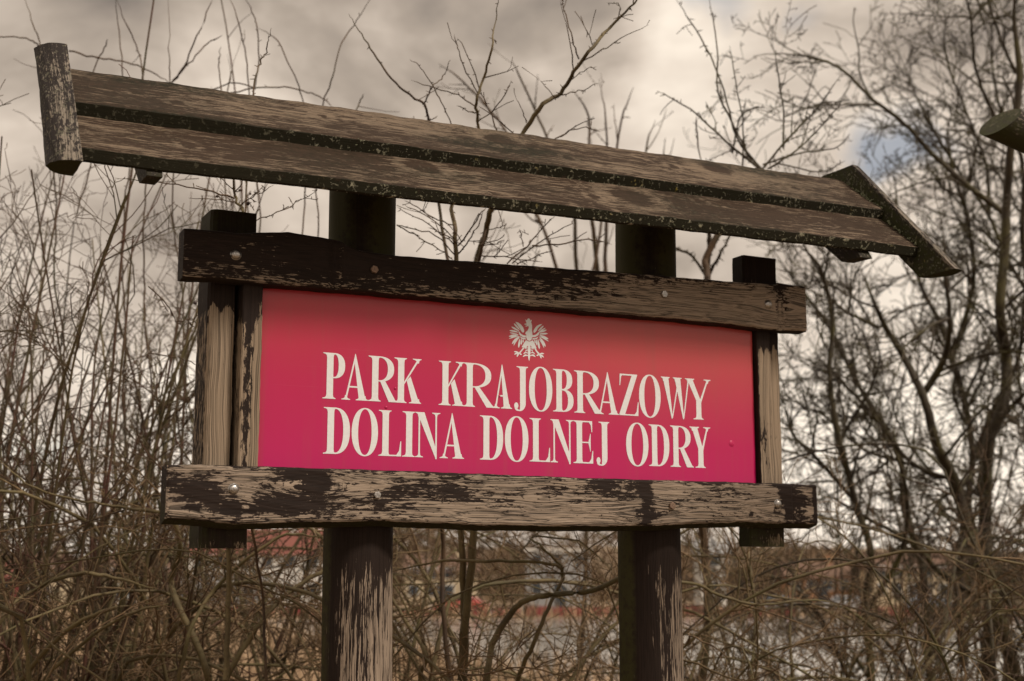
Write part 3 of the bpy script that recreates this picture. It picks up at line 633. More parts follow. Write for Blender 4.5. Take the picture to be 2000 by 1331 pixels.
class Shrub:
    def __init__(s, name, base, label, cat, group, mat, tmat, seed, spur=0., budsize=1.):
        s.root = empty(name, base, 0, label=label, cat=cat, group=group); s.base = np.array(base, float); s.mat, s.tmat = mat, tmat
        s.tw = Tubes(); s.st = []; s.rng = np.random.default_rng(seed); s.spur = spur; s.bs = budsize; s.tf = max(1., base[1]/5.)
    def stem(s, P, R, k=6, kids=True, **kw):
        t_ = Tubes(); t_.add(P-s.base, R, k); s.st.append(t_)
        if kids: s.twigs(P, R, **kw)
    def sub(s, P, R, **kw):
        s.tw.add(P-s.base, R, 4); s.twigs(P, R, **kw)
    def twigs(s, P, R, dens=4., length=.45, lv=1, ang=.75, wander=.12, up=.03, f0=.1, flat=1.):
        """side twigs along a polyline; dens per metre"""
        rng = s.rng; D = np.diff(P, axis=0); L_ = np.linalg.norm(D, axis=1); tot = L_.sum(); n = rng.poisson(dens*tot*(1-f0)); cum = np.concatenate([[0], np.cumsum(L_)])
        for _ in range(n):
            q = tot*(f0+(1-f0)*rng.random()); i = min(len(L_)-1, int(np.searchsorted(cum, q)-1)); f = (q-cum[i])/max(L_[i], 1e-6)
            p = P[i]+D[i]*f; r = R[i]+(R[i+1]-R[i])*f; d = D[i]/max(L_[i], 1e-6)
            v_ = rng.normal(0, 1, 3)*np.array([1, flat, 1]); v_ -= d*v_.dot(d); v_ /= np.linalg.norm(v_)+1e-9
            a = ang*rng.uniform(.6, 1.35); dd = d*math.cos(a)+v_*math.sin(a)
            ln = length*rng.uniform(.35, 1.3)*(1-.45*q/tot); r0 = min(r*.7, (.0016+ln*.0062)*s.tf)
            nn = max(3, int(ln/.045)) if lv > 0 else 3
            nn = min(nn, 12)
            Q, RR = walk(rng, p, dd, ln, r0, .0007 if lv else .0006, nn, wander, up, .22)
            RR = np.linspace(r0, (.0014 if dens > 4 else .0009)*s.tf, len(Q)); s.tw.add(Q-s.base, RR, 4 if r0 > .003 else 3)
            if lv > 0: s.twigs(Q, RR, dens*1.35, length*.42, lv-1, ang, wander*1.1, up, .15, flat)
        if s.spur:
            for _ in range(int(rng.poisson(s.spur*tot))):
                q = tot*rng.random(); i = min(len(L_)-1, int(np.searchsorted(cum, q)-1)); f = (q-cum[i])/max(L_[i], 1e-6); p = P[i]+D[i]*f; r = R[i]
                v_ = rng.normal(0, 1, 3); v_ /= np.linalg.norm(v_); ln = rng.uniform(.004, .014)*s.bs
                s.tw.add(np.array([p, p+v_*(ln*.6+r), p+v_*(ln+r)])-s.base, [r*.4+.0007, .0014*s.bs, .0006], 3)
    def done(s):
        for t_ in s.st: t_.build('stem', s.mat, s.root)
        o = s.tw.build('twigs', s.tmat, s.root)
        if o: setp(o, kind='stuff')
def trace(S, pts, d0, d1=None, r0=3, r1=1.2, sub=False, n=5, jig=.012, **kw):
    """branch followed along the photo at its own distance; r in photo pixels"""
    d1 = d0 if d1 is None else d1
    pp = [pts[0]]                                            # long runs get a few bends of their own
    for q in pts[1:]:
        a = pp[-1]; L_ = math.hypot(q[0]-a[0], q[1]-a[1]); k_ = int(L_//150)
        for i in range(k_): f = (i+1)/(k_+1); pp.append((a[0]+(q[0]-a[0])*f+S.rng.normal(0, 9), a[1]+(q[1]-a[1])*f))
        pp.append(q)
    pts = pp; m_ = len(pts)
    P = np.array([at(x, y, d0+(d1-d0)*i/(m_-1)+S.rng.normal(0, .05)*(0 < i < m_-1)) for i, (x, y) in enumerate(pts)])
    P = smooth(P, n); N_ = len(P); P[1:-1] += S.rng.normal(0, jig*.35, (N_-2, 3))*np.array([.35, 1, .35])
    R = np.linspace(r0, r1, N_)*np.linspace(d0, d1, N_)/2700
    R = R*np.minimum(1, .35+np.linspace(1, 0, N_)*5)
    (S.sub if sub else S.stem)(P, R, **kw)
TW = dict(dens=3, length=.16, lv=1)
NO = dict(dens=0, length=.1, lv=0)
FW = dict(dens=5, length=.10, lv=0)
G1 = 'bare shrubs behind the sign'

# A: shrub rising behind the middle of the sign
A = Shrub('bare_shrub', (-.1, 4.3, -.1), 'bare olive-barked shrub whose forked branches rise over the middle of the sign roof', 'shrub', G1, M['olive'], M['twig'], 21, 26)
trace(A, [(905, 1330), (915, 900), (922, 560), (945, 465), (962, 405), (990, 320), (1020, 262), (1060, 205), (1095, 182), (1122, 140), (1150, 100), (1190, 55), (1240, 5), (1270, -40)], 4.3, 3.9, 8, 2.6, dens=1.2, length=.14, lv=1, f0=.45)
trace(A, [(900, 1330), (896, 900), (893, 520), (888, 450), (882, 400), (893, 350), (932, 250), (930, 200), (945, 150), (960, 95), (968, 40), (976, -20)], 4.3, 3.9, 7, 1.4, n=5, dens=2.2, length=.2, lv=1, f0=.5)
for p, r in [([(1130, 115), (1118, 75), (1105, 30), (1090, -20)], 1.8), ([(1120, 137), (1112, 80), (1094, 0)], 1.5), ([(1128, 125), (1165, 105), (1210, 78), (1267, 48)], 1.8), ([(1085, 195), (1072, 176), (1055, 158)], 1.3), ([(1098, 186), (1130, 178), (1170, 163)], 1.4),
             ([(1112, 160), (1140, 138), (1165, 130)], 1.2), ([(1028, 240), (1020, 215), (1008, 194)], 1.2), ([(1158, 90), (1150, 70), (1145, 58)], 1.1), ([(1188, 55), (1205, 38), (1211, 10), (1186, 6)], 1.2), ([(935, 185), (905, 130), (895, 95), (887, 67)], 1.6), ([(938, 180), (918, 120), (893, 75)], 1.5),
             ([(972, 258), (955, 215), (938, 175)], 1.7), ([(932, 240), (960, 218), (985, 187), (999, 158)], 1.5), ([(928, 208), (895, 187), (850, 172), (803, 157)], 1.5), ([(928, 222), (905, 212), (892, 207)], 1.2), ([(1004, 262), (970, 232), (935, 208)], 1.5),
             ([(882, 245), (862, 200), (845, 168), (822, 132), (800, 116)], 1.5), ([(1080, 277), (1112, 256), (1145, 250), (1172, 258)], 1.8), ([(1095, 268), (1130, 245), (1160, 228)], 1.4), ([(890, 500), (850, 460), (800, 445), (775, 440)], 1.6), ([(888, 480), (840, 440), (776, 405)], 1.5), ([(895, 480), (930, 430), (950, 405)], 1.8),
             ([(890, 470), (860, 440), (820, 415), (790, 400)], 1.4), ([(935, 480), (970, 470), (985, 460)], 1.4), ([(940, 500), (1000, 505), (1060, 512)], 1.6), ([(1000, 515), (1060, 470), (1110, 440), (1120, 430)], 1.5)]:
    trace(A, p, 4.1, 4.0, r, .9, sub=True, n=4, **FW)
SP = dict(dens=16, length=.06, lv=1, ang=1.)                 # short spur twigs between the roof and the top beam
for p, r in [([(893, 510), (890, 460), (884, 415), (880, 395)], 3.2), ([(935, 510), (946, 465), (955, 425), (962, 400)], 3.6), ([(893, 470), (860, 455), (836, 445)], 1.4), ([(886, 440), (845, 425), (815, 405), (790, 392)], 1.5), ([(950, 450), (975, 445), (990, 440)], 1.3), ([(940, 480), (965, 478), (985, 470)], 1.3),
             ([(990, 516), (1030, 480), (1065, 440), (1085, 420)], 2.), ([(1040, 480), (1090, 478), (1150, 468), (1195, 478)], 2.), ([(1010, 516), (1050, 500), (1080, 488)], 1.5), ([(1022, 482), (1018, 460), (1015, 448)], 1.2), ([(893, 498), (915, 470), (935, 440), (945, 410)], 1.7), ([(775, 440), (820, 465), (870, 495), (885, 512)], 1.5)]:
    trace(A, p, 4.15, 4.05, r, .9, sub=True, n=4, **SP)
A.done()
B = Shrub('bare_shrub', (-.55, 4.6, -.1), 'dark thin shrub whose twigs cross the sky left of the middle above the roof', 'shrub', G1, M['twig'], M['twig'], 22, 22)
trace(B, [(880, 1330), (870, 800), (860, 420), (842, 290), (837, 237), (828, 203), (805, 190), (765, 155), (730, 105), (700, 60), (681, 28)], 4.6, 4.2, 5, 1.3, n=5, dens=.8, length=.14, lv=0, f0=.5)
trace(B, [(828, 203), (845, 170), (865, 150), (880, 117)], 4.25, 4.2, 1.6, .9, sub=True, **NO)
trace(B, [(836, 238), (845, 233), (855, 227)], 4.25, 4.2, 1.4, 1, sub=True, **NO); trace(B, [(830, 240), (815, 235), (803, 231)], 4.25, 4.2, 1.4, 1, sub=True, **NO)
B.done()
# far softer shrub over the roof centre-right
Cc = Shrub('bare_shrub', (.6, 7.5, -.3), 'blurred thin shrub seen above the roof right of the middle, farther back', 'shrub', G1, M['twig'], M['twig'], 23, 14, 1.6)
for p in [[(1130, 1330), (1150, 900), (1165, 500), (1185, 290), (1182, 220), (1170, 155)], [(1160, 700), (1190, 380), (1215, 230), (1238, 170)], [(1150, 700), (1120, 400), (1060, 250), (1015, 150), (1000, 118)], [(1150, 800), (1080, 500), (990, 260), (905, 160), (857, 125)],
          [(1170, 560), (1150, 230), (1118, 175)], [(1190, 900), (1250, 500), (1262, 290), (1280, 235)], [(1210, 900), (1230, 480), (1290, 330), (1300, 270)]]:
    trace(Cc, p, 7.6, 7.2, 5, 1.4, n=5, dens=3.0, length=.4, lv=1, f0=.3)
Cc.done()
# hub shrub right of centre
Dd = Shrub('bare_shrub', (1.25, 6.0, -.2), 'spiny bare shrub fanning out above the right half of the roof', 'shrub', G1, M['twig'], M['dark'], 24, 40, 1.8)
trace(Dd, [(1370, 1330), (1375, 800), (1382, 540), (1380, 500), (1440, 400), (1488, 332)], 6.1, 5.7, 9, 6, dens=1.5, length=.4, lv=1, f0=.4)
trace(Dd, [(1382, 540), (1385, 480), (1388, 440), (1395, 400)], 6.1, 5.9, 6, 3, dens=2.5, length=.3, lv=1)
trace(Dd, [(1382, 545), (1350, 500), (1310, 480), (1290, 460)], 6.1, 5.9, 4, 1.5, sub=True, dens=4, length=.25, lv=1)
trace(Dd, [(1384, 540), (1410, 490), (1440, 440), (1470, 410)], 6.1, 5.9, 3.5, 1.5, sub=True, dens=4, length=.25, lv=1)
for p, r in [([(1488, 335), (1420, 278), (1350, 215), (1283, 178)], 3.4), ([(1488, 332), (1440, 270), (1420, 200), (1388, 110), (1350, 45), (1318, -5)], 3.2), ([(1470, 320), (1430, 240), (1402, 180), (1400, 90), (1384, -10)], 2.6), ([(1488, 332), (1540, 270), (1590, 220), (1640, 150)], 3),
             ([(1500, 330), (1560, 290), (1620, 230), (1650, 190)], 2.6), ([(1530, 290), (1530, 220), (1520, 150), (1515, 98)], 2.2), ([(1490, 322), (1560, 300), (1630, 290), (1660, 262)], 2.2), ([(1430, 300), (1445, 230), (1480, 210), (1498, 212)], 2.), ([(1450, 330), (1452, 250), (1440, 180), (1425, 90)], 2.), ([(1360, 235), (1365, 290), (1375, 330)], 1.8), ([(1520, 320), (1600, 335), (1650, 315)], 1.8)]:
    trace(Dd, p, 5.7, 5.6, r, 1.2, sub=True, n=4, dens=6, length=.17, lv=1, ang=.9)
Dd.done()
# small hawthorn-like shrub behind the left frame post, with berries
Ee = Shrub('berry_shrub', (-.95, 3.75, -.1), 'small twiggy shrub with dark dried berries just above the left square post', 'shrub', None, M['olive'], M['twig'], 25, 30, .8)
trace(Ee, [(440, 1330), (450, 900), (462, 560), (476, 420), (460, 390), (455, 345), (450, 300)], 3.75, 3.6, 6, 2, dens=5, length=.10, lv=1, f0=.72)
for p, r in [([(458, 388), (400, 372), (330, 360), (275, 352), (224, 348)], 1.8), ([(470, 402), (500, 380), (535, 362)], 1.3), ([(463, 395), (420, 390), (368, 387)], 1.2), ([(460, 380), (470, 360), (488, 330)], 1.3), ([(455, 370), (430, 350), (415, 330)], 1.2), ([(500, 432), (540, 415), (580, 395), (620, 370)], 1.4),
             ([(345, 628), (378, 622), (388, 612)], 1.3), ([(290, 560), (325, 595), (345, 628), (360, 635), (390, 622)], 1.3), ([(290, 690), (350, 700), (385, 715)], 1.2)]:
    trace(Ee, p, 3.65, 3.6, r, .8, sub=True, n=4, dens=16, length=.045, lv=1, ang=1.)
Ee.done()
def berry(x, y, r, d=3.62):
    bm = bmesh.new(); bmesh.ops.create_icosphere(bm, subdivisions=2, radius=r)
    for v_ in bm.verts: v_.co *= 1+random.uniform(-.12, .12)
    me = bpy.data.meshes.new('berry'); bm.to_mesh(me); bm.free(); o = link('berry', me, M['berry'], Ee.root); o.location = Vector(at(x, y, d))-Vector(Ee.base)
M['berry'] = plain('dried_berry', (.035, .018, .015), .5, .4, 300)
for a in [(484, 398, .0055), (424, 384, .004), (468, 372, .0035), (489, 379, .003), (381, 592, .005), (1256, 23, .006), (456, 365, .003)][:5]: berry(*a)

# G: long slender canes above the roof at the left
G2 = 'cane shrubs in the thicket at the left'
Gg = Shrub('cane_shrub', (-1.9, 5.3, -.2), 'shrub of long arching canes crossing the sky at the top left', 'shrub', G2, M['twig'], M['twig'], 26, 5, 1.2)
for p, r in [([(350, 1330), (345, 800), (340, 300), (332, 163), (331, 113), (328, -5)], 2.3), ([(334, 163), (360, 130), (385, 70), (417, -5)], 1.9), ([(337, 158), (375, 117), (405, 86), (434, 69)], 1.6), ([(250, 900), (243, 400), (240, 150), (232, 60), (224, -10)], 2.2), ([(290, 900), (287, 300), (280, 155), (270, 100), (245, 45), (226, -5)], 2.2),
             ([(120, 900), (100, 300), (80, 95), (65, 50), (46, -10)], 2.4), ([(85, 100), (68, 84), (45, 74), (0, 72), (-30, 78)], 1.8), ([(135, 100), (190, 112), (250, 123), (290, 138), (332, 163)], 1.8), ([(150, 420), (180, 150), (205, 95), (210, 77)], 1.7), ([(440, 900), (435, 300), (432, 178), (427, 122), (432, 92)], 1.9),
             ([(500, 800), (495, 300), (487, 185), (480, 110), (465, 40), (448, -8)], 2.0), ([(480, 500), (493, 188), (505, 130), (503, 60), (495, 30), (476, -10)], 1.8), ([(620, 700), (600, 280), (592, 200), (575, 150), (540, 80), (505, 55)], 1.6), ([(410, 178), (450, 163), (478, 165), (500, 175)], 1.5),
             ([(450, 182), (530, 170), (590, 178), (630, 192), (650, 210)], 1.5), ([(560, 800), (600, 330), (630, 208), (650, 150), (665, 90), (690, 50), (730, -10)], 1.9), ([(670, 420), (698, 215), (704, 198), (711, 184)], 1.5)]:
    trace(Gg, p, 5.3, 5.2, r, 1.2, n=5, dens=.25, length=.25, lv=0, f0=.2)
Gg.done()
Gs = Shrub('sharp_twig_shrub', (-.9, 3.9, -.1), 'single dark knobbly twig standing above the roof left of the round posts', 'shrub', None, M['twig'], M['twig'], 27, 30)
trace(Gs, [(520, 1330), (470, 900), (480, 420), (493, 190), (505, 130), (517, 108), (525, 80), (530, 55)], 3.9, 3.8, 3, 1.2, kids=True, dens=1, length=.03, lv=0, f0=.6)
Gs.done()

# thicket at the left: many slender, nearly upright stems with dense fine twigs
def thicket(name, bx, by, n, spread, hmin, hmax, lean, label, mat, tmat, seed, dens, ln, r=.008, lv=1, cat='shrub', grp=G2, z0=-.4, up=.0):
    S = Shrub(name, (bx, by, z0), label, cat, grp, mat, tmat, seed, 0)
    for i in range(n):
        b0 = np.array([bx+S.rng.normal(0, spread), by+S.rng.normal(0, spread*.8), z0]); h = S.rng.uniform(hmin, hmax)
        d = np.array([S.rng.normal(0, lean), S.rng.normal(0, lean*.6), 1.]); rr = r*S.rng.uniform(.6, 1.3)
        P, R = walk(S.rng, b0, d, h*1.05, rr*1.25, .0028, 22, .035, up, 0)
        S.stem(P, R, 5, True, dens=dens, length=ln, lv=lv, f0=.16, ang=.8, wander=.17, up=.03)
    S.done()
for a in [(-1.62, 5.2, 7, .18, 2.9, 3.3, .10, 'olive stemmy shrub at the middle of the left thicket', M['olive'], M['red'], 37), (-2.05, 5.0, 11, .26, 2.8, 3.6, .09, 'thicket shrub of thin upright reddish stems nearest the left edge', M['red'], M['twig'], 31), (-1.75, 5.5, 10, .24, 2.9, 3.6, .10, 'dense thicket shrub of greenish-brown stems below the left end of the roof', M['olive'], M['twig'], 32),
          (-1.55, 4.7, 8, .16, 2.5, 3.0, .09, 'reddish upright shrub close to the left square post', M['red'], M['red'], 33), (-2.6, 6.3, 9, .3, 2.9, 3.7, .08, 'taller stemmy shrub set back at the left edge', M['dark'], M['twig'], 34),
          (-2.0, 7.0, 9, .35, 2.9, 3.9, .1, 'hazy stemmy shrub deep in the left thicket', M['red'], M['twig'], 35), (-1.35, 6.2, 7, .22, 2.7, 3.4, .12, 'leaning stems of a shrub behind the left post of the sign', M['olive'], M['twig'], 36)]:
    bx, by, n, spr, h0, h1, lean, lab, m1, m2, seed = a; n = int(n*1.5); spr *= 1.25
    thicket('thicket_shrub', bx, by, n, spr, h0, h1, lean, lab, m1, m2, seed, 6.3, .62, .0105, 2)
thicket('cane_shrub', -1.75, 5.4, 9, .35, 3.3, 4.5, .12, 'tall sparse canes rising above the left thicket past the roof end', M['red'], M['twig'], 38, 1.6, .5, .0085, 1)

# low tangle across the bottom of the picture
def tangle(bx, by, n, label, mat, tmat, seed, top, width, dens=9, ln=.5, r=.009, z0=-.5):
    S = Shrub('low_shrub', (bx, by, z0), label, 'shrub', 'low tangled shrubs under the sign', mat, tmat, seed, 4)
    for i in range(n):
        sd_ = S.rng.choice([-1, 1]); b0 = np.array([bx+S.rng.uniform(-width, width), by+S.rng.normal(0, .35), z0]); tp_ = top*S.rng.uniform(.72, 1.12)
        L_ = S.rng.uniform(2.6, 4.6); a = S.rng.uniform(.05, .5); n_ = 34
        d = np.array([sd_*math.sin(a), S.rng.normal(0, .12), math.cos(a)]); P = [b0]; k_ = S.rng.uniform(.04, .11)
        for q in range(n_):
            over = P[-1][2] > tp_*.62
            d = d+np.array([sd_*.05 if over else 0, 0, -k_*1.7 if over else .03])+S.rng.normal(0, .075, 3)
            if P[-1][2] > tp_ and d[2] > 0: d[2] *= .2
            d /= np.linalg.norm(d); P.append(P[-1]+d*L_/n_)
        rr = r*S.rng.uniform(.35, 1.5)
        S.stem(np.array(P), np.linspace(rr, .0022, n_+1), 6, True, dens=dens, length=ln, lv=2, f0=.3, ang=.85, wander=.17, up=.0)
    S.done()
for a in [(-1.9, 4.7, 22, 'low arching tangle of pale brambly branches in the bottom left corner', M['olive'], M['tan'], 41, 1.60, .9), (-.75, 5.0, 20, 'low tangled shrub between the left post and the bottom left corner', M['olive'], M['tan'], 42, 1.72, .5),
          (.15, 4.9, 23, 'tangle of brown branches framed between the two round posts', M['olive'], M['tan'], 43, 1.62, .7), (1.0, 5.4, 18, 'low tangled shrub directly right of the right round post', M['olive'], M['tan'], 44, 1.7, .6),
          (2.0, 5.9, 18, 'low dark tangle under the trees in the bottom right corner', M['dark'], M['twig'], 45, 1.75, .8), (-.1, 6.8, 8, 'farther low bramble mass seen blurred between the posts', M['dark'], M['tan'], 46, 1.95, 1.6), (2.4, 7.6, 8, 'farther low bramble mass at the bottom right', M['dark'], M['twig'], 47, 2.0, 1.2), (-2.6, 6.9, 15, 'farther low bramble mass at the bottom left', M['dark'], M['red'], 48, 2.0, 1.2)]:
    tangle(*a)
for a in [(2.5, 9.0, 9, .45, 3.2, 4.6, .12, 'slim stemmy shrub behind the right end of the sign', M['dark'], M['twig'], 71), (3.5, 10.5, 10, .6, 3.8, 5.6, .13, 'blurred stemmy shrub between the right-hand trunks', M['dark'], M['twig'], 72),
          (4.4, 11.5, 10, .6, 4.6, 7.0, .12, 'tall blurred shrub deep behind the trees at the right edge', M['dark'], M['dark'], 73), (1.5, 9.5, 7, .5, 2.6, 3.4, .14, 'low hazy shrub just right of the sign end', M['olive'], M['twig'], 74)]:
    bx, by, n, spr, h0, h1, lean, lab, m1, m2, seed = a
    thicket('thicket_shrub', bx, by, n, spr, h0, h1, lean, lab, m1, m2, seed, 5.5, .8, .011, 2, 'shrub', 'shrubs among the trees at the right', -.6)
# single branches that stand out in the tangle
Hh = Shrub('low_shrub', (.25, 4.2, -.3), 'thick greenish bough curving right between the two round posts', 'shrub', 'low tangled shrubs under the sign', M['olive'], M['tan'], 49, 6)
trace(Hh, [(930, 1500), (950, 1331), (962, 1260), (1000, 1195), (1030, 1172), (1070, 1163), (1150, 1155), (1215, 1128), (1260, 1115)], 4.2, 4.0, 7.5, 4.5, dens=3, length=.22, lv=1)
trace(Hh, [(1220, 1150), (1333, 1137), (1400, 1160), (1480, 1182), (1580, 1172), (1640, 1180)], 4.2, 4.6, 4, 1.6, dens=3, length=.2, lv=1)
trace(Hh, [(1000, 1500), (1010, 1331), (1040, 1260), (1070, 1190), (1100, 1120), (1060, 1100), (950, 1096), (850, 1098), (760, 1118)], 4.3, 4.1, 5, 2.5, dens=3, length=.2, lv=1)
trace(Hh, [(1100, 1110), (1060, 1070), (1040, 1050), (1130, 1058), (1180, 1100)], 4.2, 4.2, 2.5, 1.5, dens=3, length=.15, lv=1)
trace(Hh, [(760, 1160), (790, 1210), (830, 1280), (820, 1331), (815, 1450)], 4.5, 4.5, 3, 5, dens=2, length=.2, lv=1)
Hh.done()
Ii = Shrub('low_shrub', (-1.3, 4.2, -.3), 'pale curved branches sweeping up from the bottom left corner', 'shrub', 'low tangled shrubs under the sign', M['olive'], M['twig'], 50, 6)
for p, r0, r1 in [([(-120, 1420), (0, 1215), (60, 1155), (150, 1122), (220, 1128), (300, 1150)], 6, 3), ([(-20, 1480), (40, 1331), (130, 1232), (210, 1192), (250, 1183)], 6, 3.5), ([(20, 1480), (85, 1331), (180, 1242), (260, 1196), (330, 1180)], 5, 2.5), ([(420, 1500), (400, 1300), (345, 1180), (335, 1130), (352, 1070), (340, 1010), (350, 960)], 8, 4.5),
                  ([(352, 1010), (320, 1003), (230, 990), (170, 980), (70, 955), (0, 900)], 4, 1.8), ([(640, 1110), (560, 1160), (500, 1230), (440, 1331), (420, 1420)], 4.5, 6), ([(330, 1500), (370, 1240), (420, 1150), (500, 1080), (560, 1045), (640, 1050)], 5, 2.2)]:
    trace(Ii, p, 4.3, 4.1, r0, r1, dens=2.5, length=.25, lv=1)
Ii.done()

# trees at the right
G3 = 'bare trees at the right'
def rtree(label, seed, base, mains, d0, d1, dens, ln, spur=12):
    S = Shrub('bare_tree', base, label, 'tree', G3, M['dark'], M['dark'], seed, spur, 2.0)
    for p, r0, r1 in mains: trace(S, p, d0, d1, r0, r1, n=5, dens=dens*(2.9 if seed == 62 else 3.7), length=ln*(1. if seed == 62 else 1.25), lv=3, f0=.05, up=.02, ang=.8, wander=.14)
    S.done()
rtree('forked bare tree with a mossy leaning trunk at the right of the sign', 61, (3.3, 8.2, -.5),
      [([(2010, 1450), (1975, 1290), (1935, 1150), (1895, 1050), (1865, 940), (1830, 870), (1802, 770), (1760, 690), (1715, 610), (1690, 540)], 17, 4), ([(1802, 770), (1840, 710), (1855, 640), (1848, 560), (1830, 480)], 8, 3), ([(1865, 940), (1780, 905), (1720, 830), (1640, 740), (1590, 690)], 5, 2),
       ([(1950, 1180), (1850, 1130), (1780, 1060), (1690, 1010), (1610, 960)], 7, 2), ([(1715, 640), (1640, 600), (1590, 540)], 4, 1.6)], 8.2, 7.6, 1.9, .75)
rtree('tall bare tree with an upright trunk close to the right edge', 62, (3.9, 8.9, -.5),
      [([(1960, 1500), (1935, 1200), (1925, 1000), (1930, 870), (1960, 790), (1966, 700), (1952, 610), (1962, 500), (1966, 400), (1975, 290), (1992, 150), (1980, -30)], 16, 6), ([(1945, 830), (1990, 780), (2050, 730)], 6, 3), ([(1952, 610), (2010, 560), (2060, 540)], 5, 2), ([(1965, 420), (1900, 370), (1820, 300), (1765, 240), (1705, 195), (1650, 140), (1590, 113), (1520, 104)], 6, 1.8),
       ([(1712, 205), (1640, 205), (1590, 208), (1530, 228)], 3, 1.4), ([(1975, 300), (1930, 200), (1905, 130), (1895, 30), (1880, -20)], 4.5, 1.8), ([(1990, 150), (1960, 90), (1935, 20), (1925, -20)], 4, 2), ([(1930, 900), (1860, 960), (1790, 1000)], 5, 2)], 8.6, 7.4, 1.9, .7)
rtree('slimmer bare tree standing between the sign end and the right trunks', 63, (2.6, 7.8, -.5),
      [([(1700, 1450), (1690, 1180), (1670, 980), (1640, 860), (1620, 740), (1625, 620), (1600, 520), (1560, 480)], 9, 3), ([(1670, 980), (1600, 900), (1550, 850), (1530, 780)], 4.5, 1.8), ([(1690, 1200), (1760, 1080), (1770, 960), (1740, 860)], 6, 2.5), ([(1640, 860), (1700, 760), (1720, 690)], 4, 2), ([(1660, 1331), (1600, 1200), (1540, 1140), (1480, 1120)], 5, 2)], 7.8, 7.2, 1.9, .62)
rtree('bare tree deeper in the right-hand thicket with a leaning stem', 64, (3.2, 10.6, -.6),
      [([(1830, 1400), (1800, 1100), (1760, 900), (1680, 760), (1620, 640), (1560, 560), (1510, 490)], 9, 2.5), ([(1880, 1300), (1900, 900), (1860, 700), (1800, 560), (1760, 440), (1745, 330)], 9, 2.5), ([(1860, 700), (1900, 560), (1890, 430), (1860, 330), (1850, 230)], 6, 2), ([(1900, 900), (1990, 700), (2010, 500)], 6, 3), ([(1760, 900), (1690, 880), (1600, 800)], 5, 2)], 10.6, 9.6, 1.8, .9, 5)
rtree('thin bare tree at the far right edge reaching the top corner', 65, (4.6, 10.8, -.6),
      [([(2060, 1400), (2040, 900), (2020, 600), (1930, 420), (1850, 300), (1790, 190), (1755, 100)], 8, 2), ([(2020, 600), (2000, 350), (1950, 200), (1930, 60)], 7, 2), ([(1930, 420), (1900, 250), (1850, 120), (1845, 20)], 4, 1.5)], 10.6, 9.8, 2.0, .85, 5)

# ---------------------------------------------------------------- ground, river, far bank
def H(x, y): return 0 if y < 8 else -2.3*ss(8, 20, y)+(.0 if y < 170 else 16*ss(170, 900, y)*(.7+.3*math.sin(x*.006+1)))
xs = np.unique(np.concatenate([np.linspace(-2600, 2600, 53), np.linspace(-120, 120, 61), np.linspace(-12, 12, 41)])); ys = np.unique(np.concatenate([np.linspace(-60, 0, 6), np.linspace(0, 24, 30), np.linspace(24, 200, 30), np.linspace(200, 3200, 24)]))
V = [(x, y, H(x, y)+.04*math.sin(x*1.7+y)*math.sin(y*1.3)) for y in ys for x in xs]; nx = len(xs)
F = [(j*nx+i, j*nx+i+1, (j+1)*nx+i+1, (j+1)*nx+i) for j in range(len(ys)-1) for i in range(nx-1)]
me = bpy.data.meshes.new('ground'); me.from_pydata(V, [], F); me.update(); me.polygons.foreach_set('use_smooth', [True]*len(F))
setp(link('ground', me, plain('dead_grass_ground', (.16, .11, .065), .95, .45, .7, 0, (.30, .21, .125))), kind='structure')
def sheet(name, pts, z, mat, kind='structure'):
    me = bpy.data.meshes.new(name); me.from_pydata([(x, y, z) for x, y in pts], [], [tuple(range(len(pts)))]); me.update(); return setp(link(name, me, mat), kind=kind)
m, b = newmat('river_water'); t = N('ShaderNodeTexCoord'); b.inputs['Base Color'].default_value = (.20, .19, .165, 1); b.inputs['Roughness'].default_value = .12; b.inputs['IOR'].default_value = 1.33
bump(noise(t.outputs['Object'], .9, 4), .25, .05, b)
sheet('river_water', [(9, 34), (40, 26), (110, 60), (90, 106), (30, 108), (-22, 100), (-18, 84), (-6, 58), (2, 44)], -2.24, m)
# reeds
def reeds(name, n, xr, yr, hh, mat, ok, label=None):
    x = RNG.uniform(*xr, n); y = RNG.uniform(*yr, n); keep = np.array([ok(a, b_) for a, b_ in zip(x, y)]); x, y = x[keep], y[keep]; n = len(x)
    h = RNG.uniform(.6, 1.15, n)*hh; w_ = RNG.uniform(.02, .05, n)*(1+y/60); a = RNG.uniform(0, math.pi, n); lx, ly = RNG.normal(0, .22, n), RNG.normal(0, .2, n); z = -2.32
    V = np.empty((n, 3, 3), np.float32)
    V[:, 0] = np.stack([x-np.cos(a)*w_, y-np.sin(a)*w_, np.full(n, z)], 1); V[:, 1] = np.stack([x+np.cos(a)*w_, y+np.sin(a)*w_, np.full(n, z)], 1); V[:, 2] = np.stack([x+lx, y+ly, z+h], 1)
    me = bpy.data.meshes.new(name); me.vertices.add(n*3); me.vertices.foreach_set('co', V.ravel()); me.loops.add(n*3); me.loops.foreach_set('vertex_index', np.arange(n*3, dtype=np.int32)); me.polygons.add(n); me.polygons.foreach_set('loop_start', np.arange(n, dtype=np.int32)*3); me.update(calc_edges=True)
    return setp(link(name, me, mat), label, kind='stuff')
river = lambda a, b_: a > np.interp(b_, [30, 34, 44, 58, 84, 100], [30, 9, 2, -6, -18, -22]) and b_ < 107
reeds('dry_reeds', 60000, (-46, 46), (22, 108), 1.5, plain('dry_reed_straw', (.42, .30, .19), .9, .3, .25), lambda a, b_: not river(a, b_), 'straw-coloured dry reeds on the river flat behind the shrubs')
reeds('dry_grass', 26000, (-9, 10), (4, 22), .5, plain('dry_grass_blades', (.23, .165, .09), .9, .4, 1.5), lambda a, b_: True, 'dry grass growing round the feet of the sign posts and shrubs')
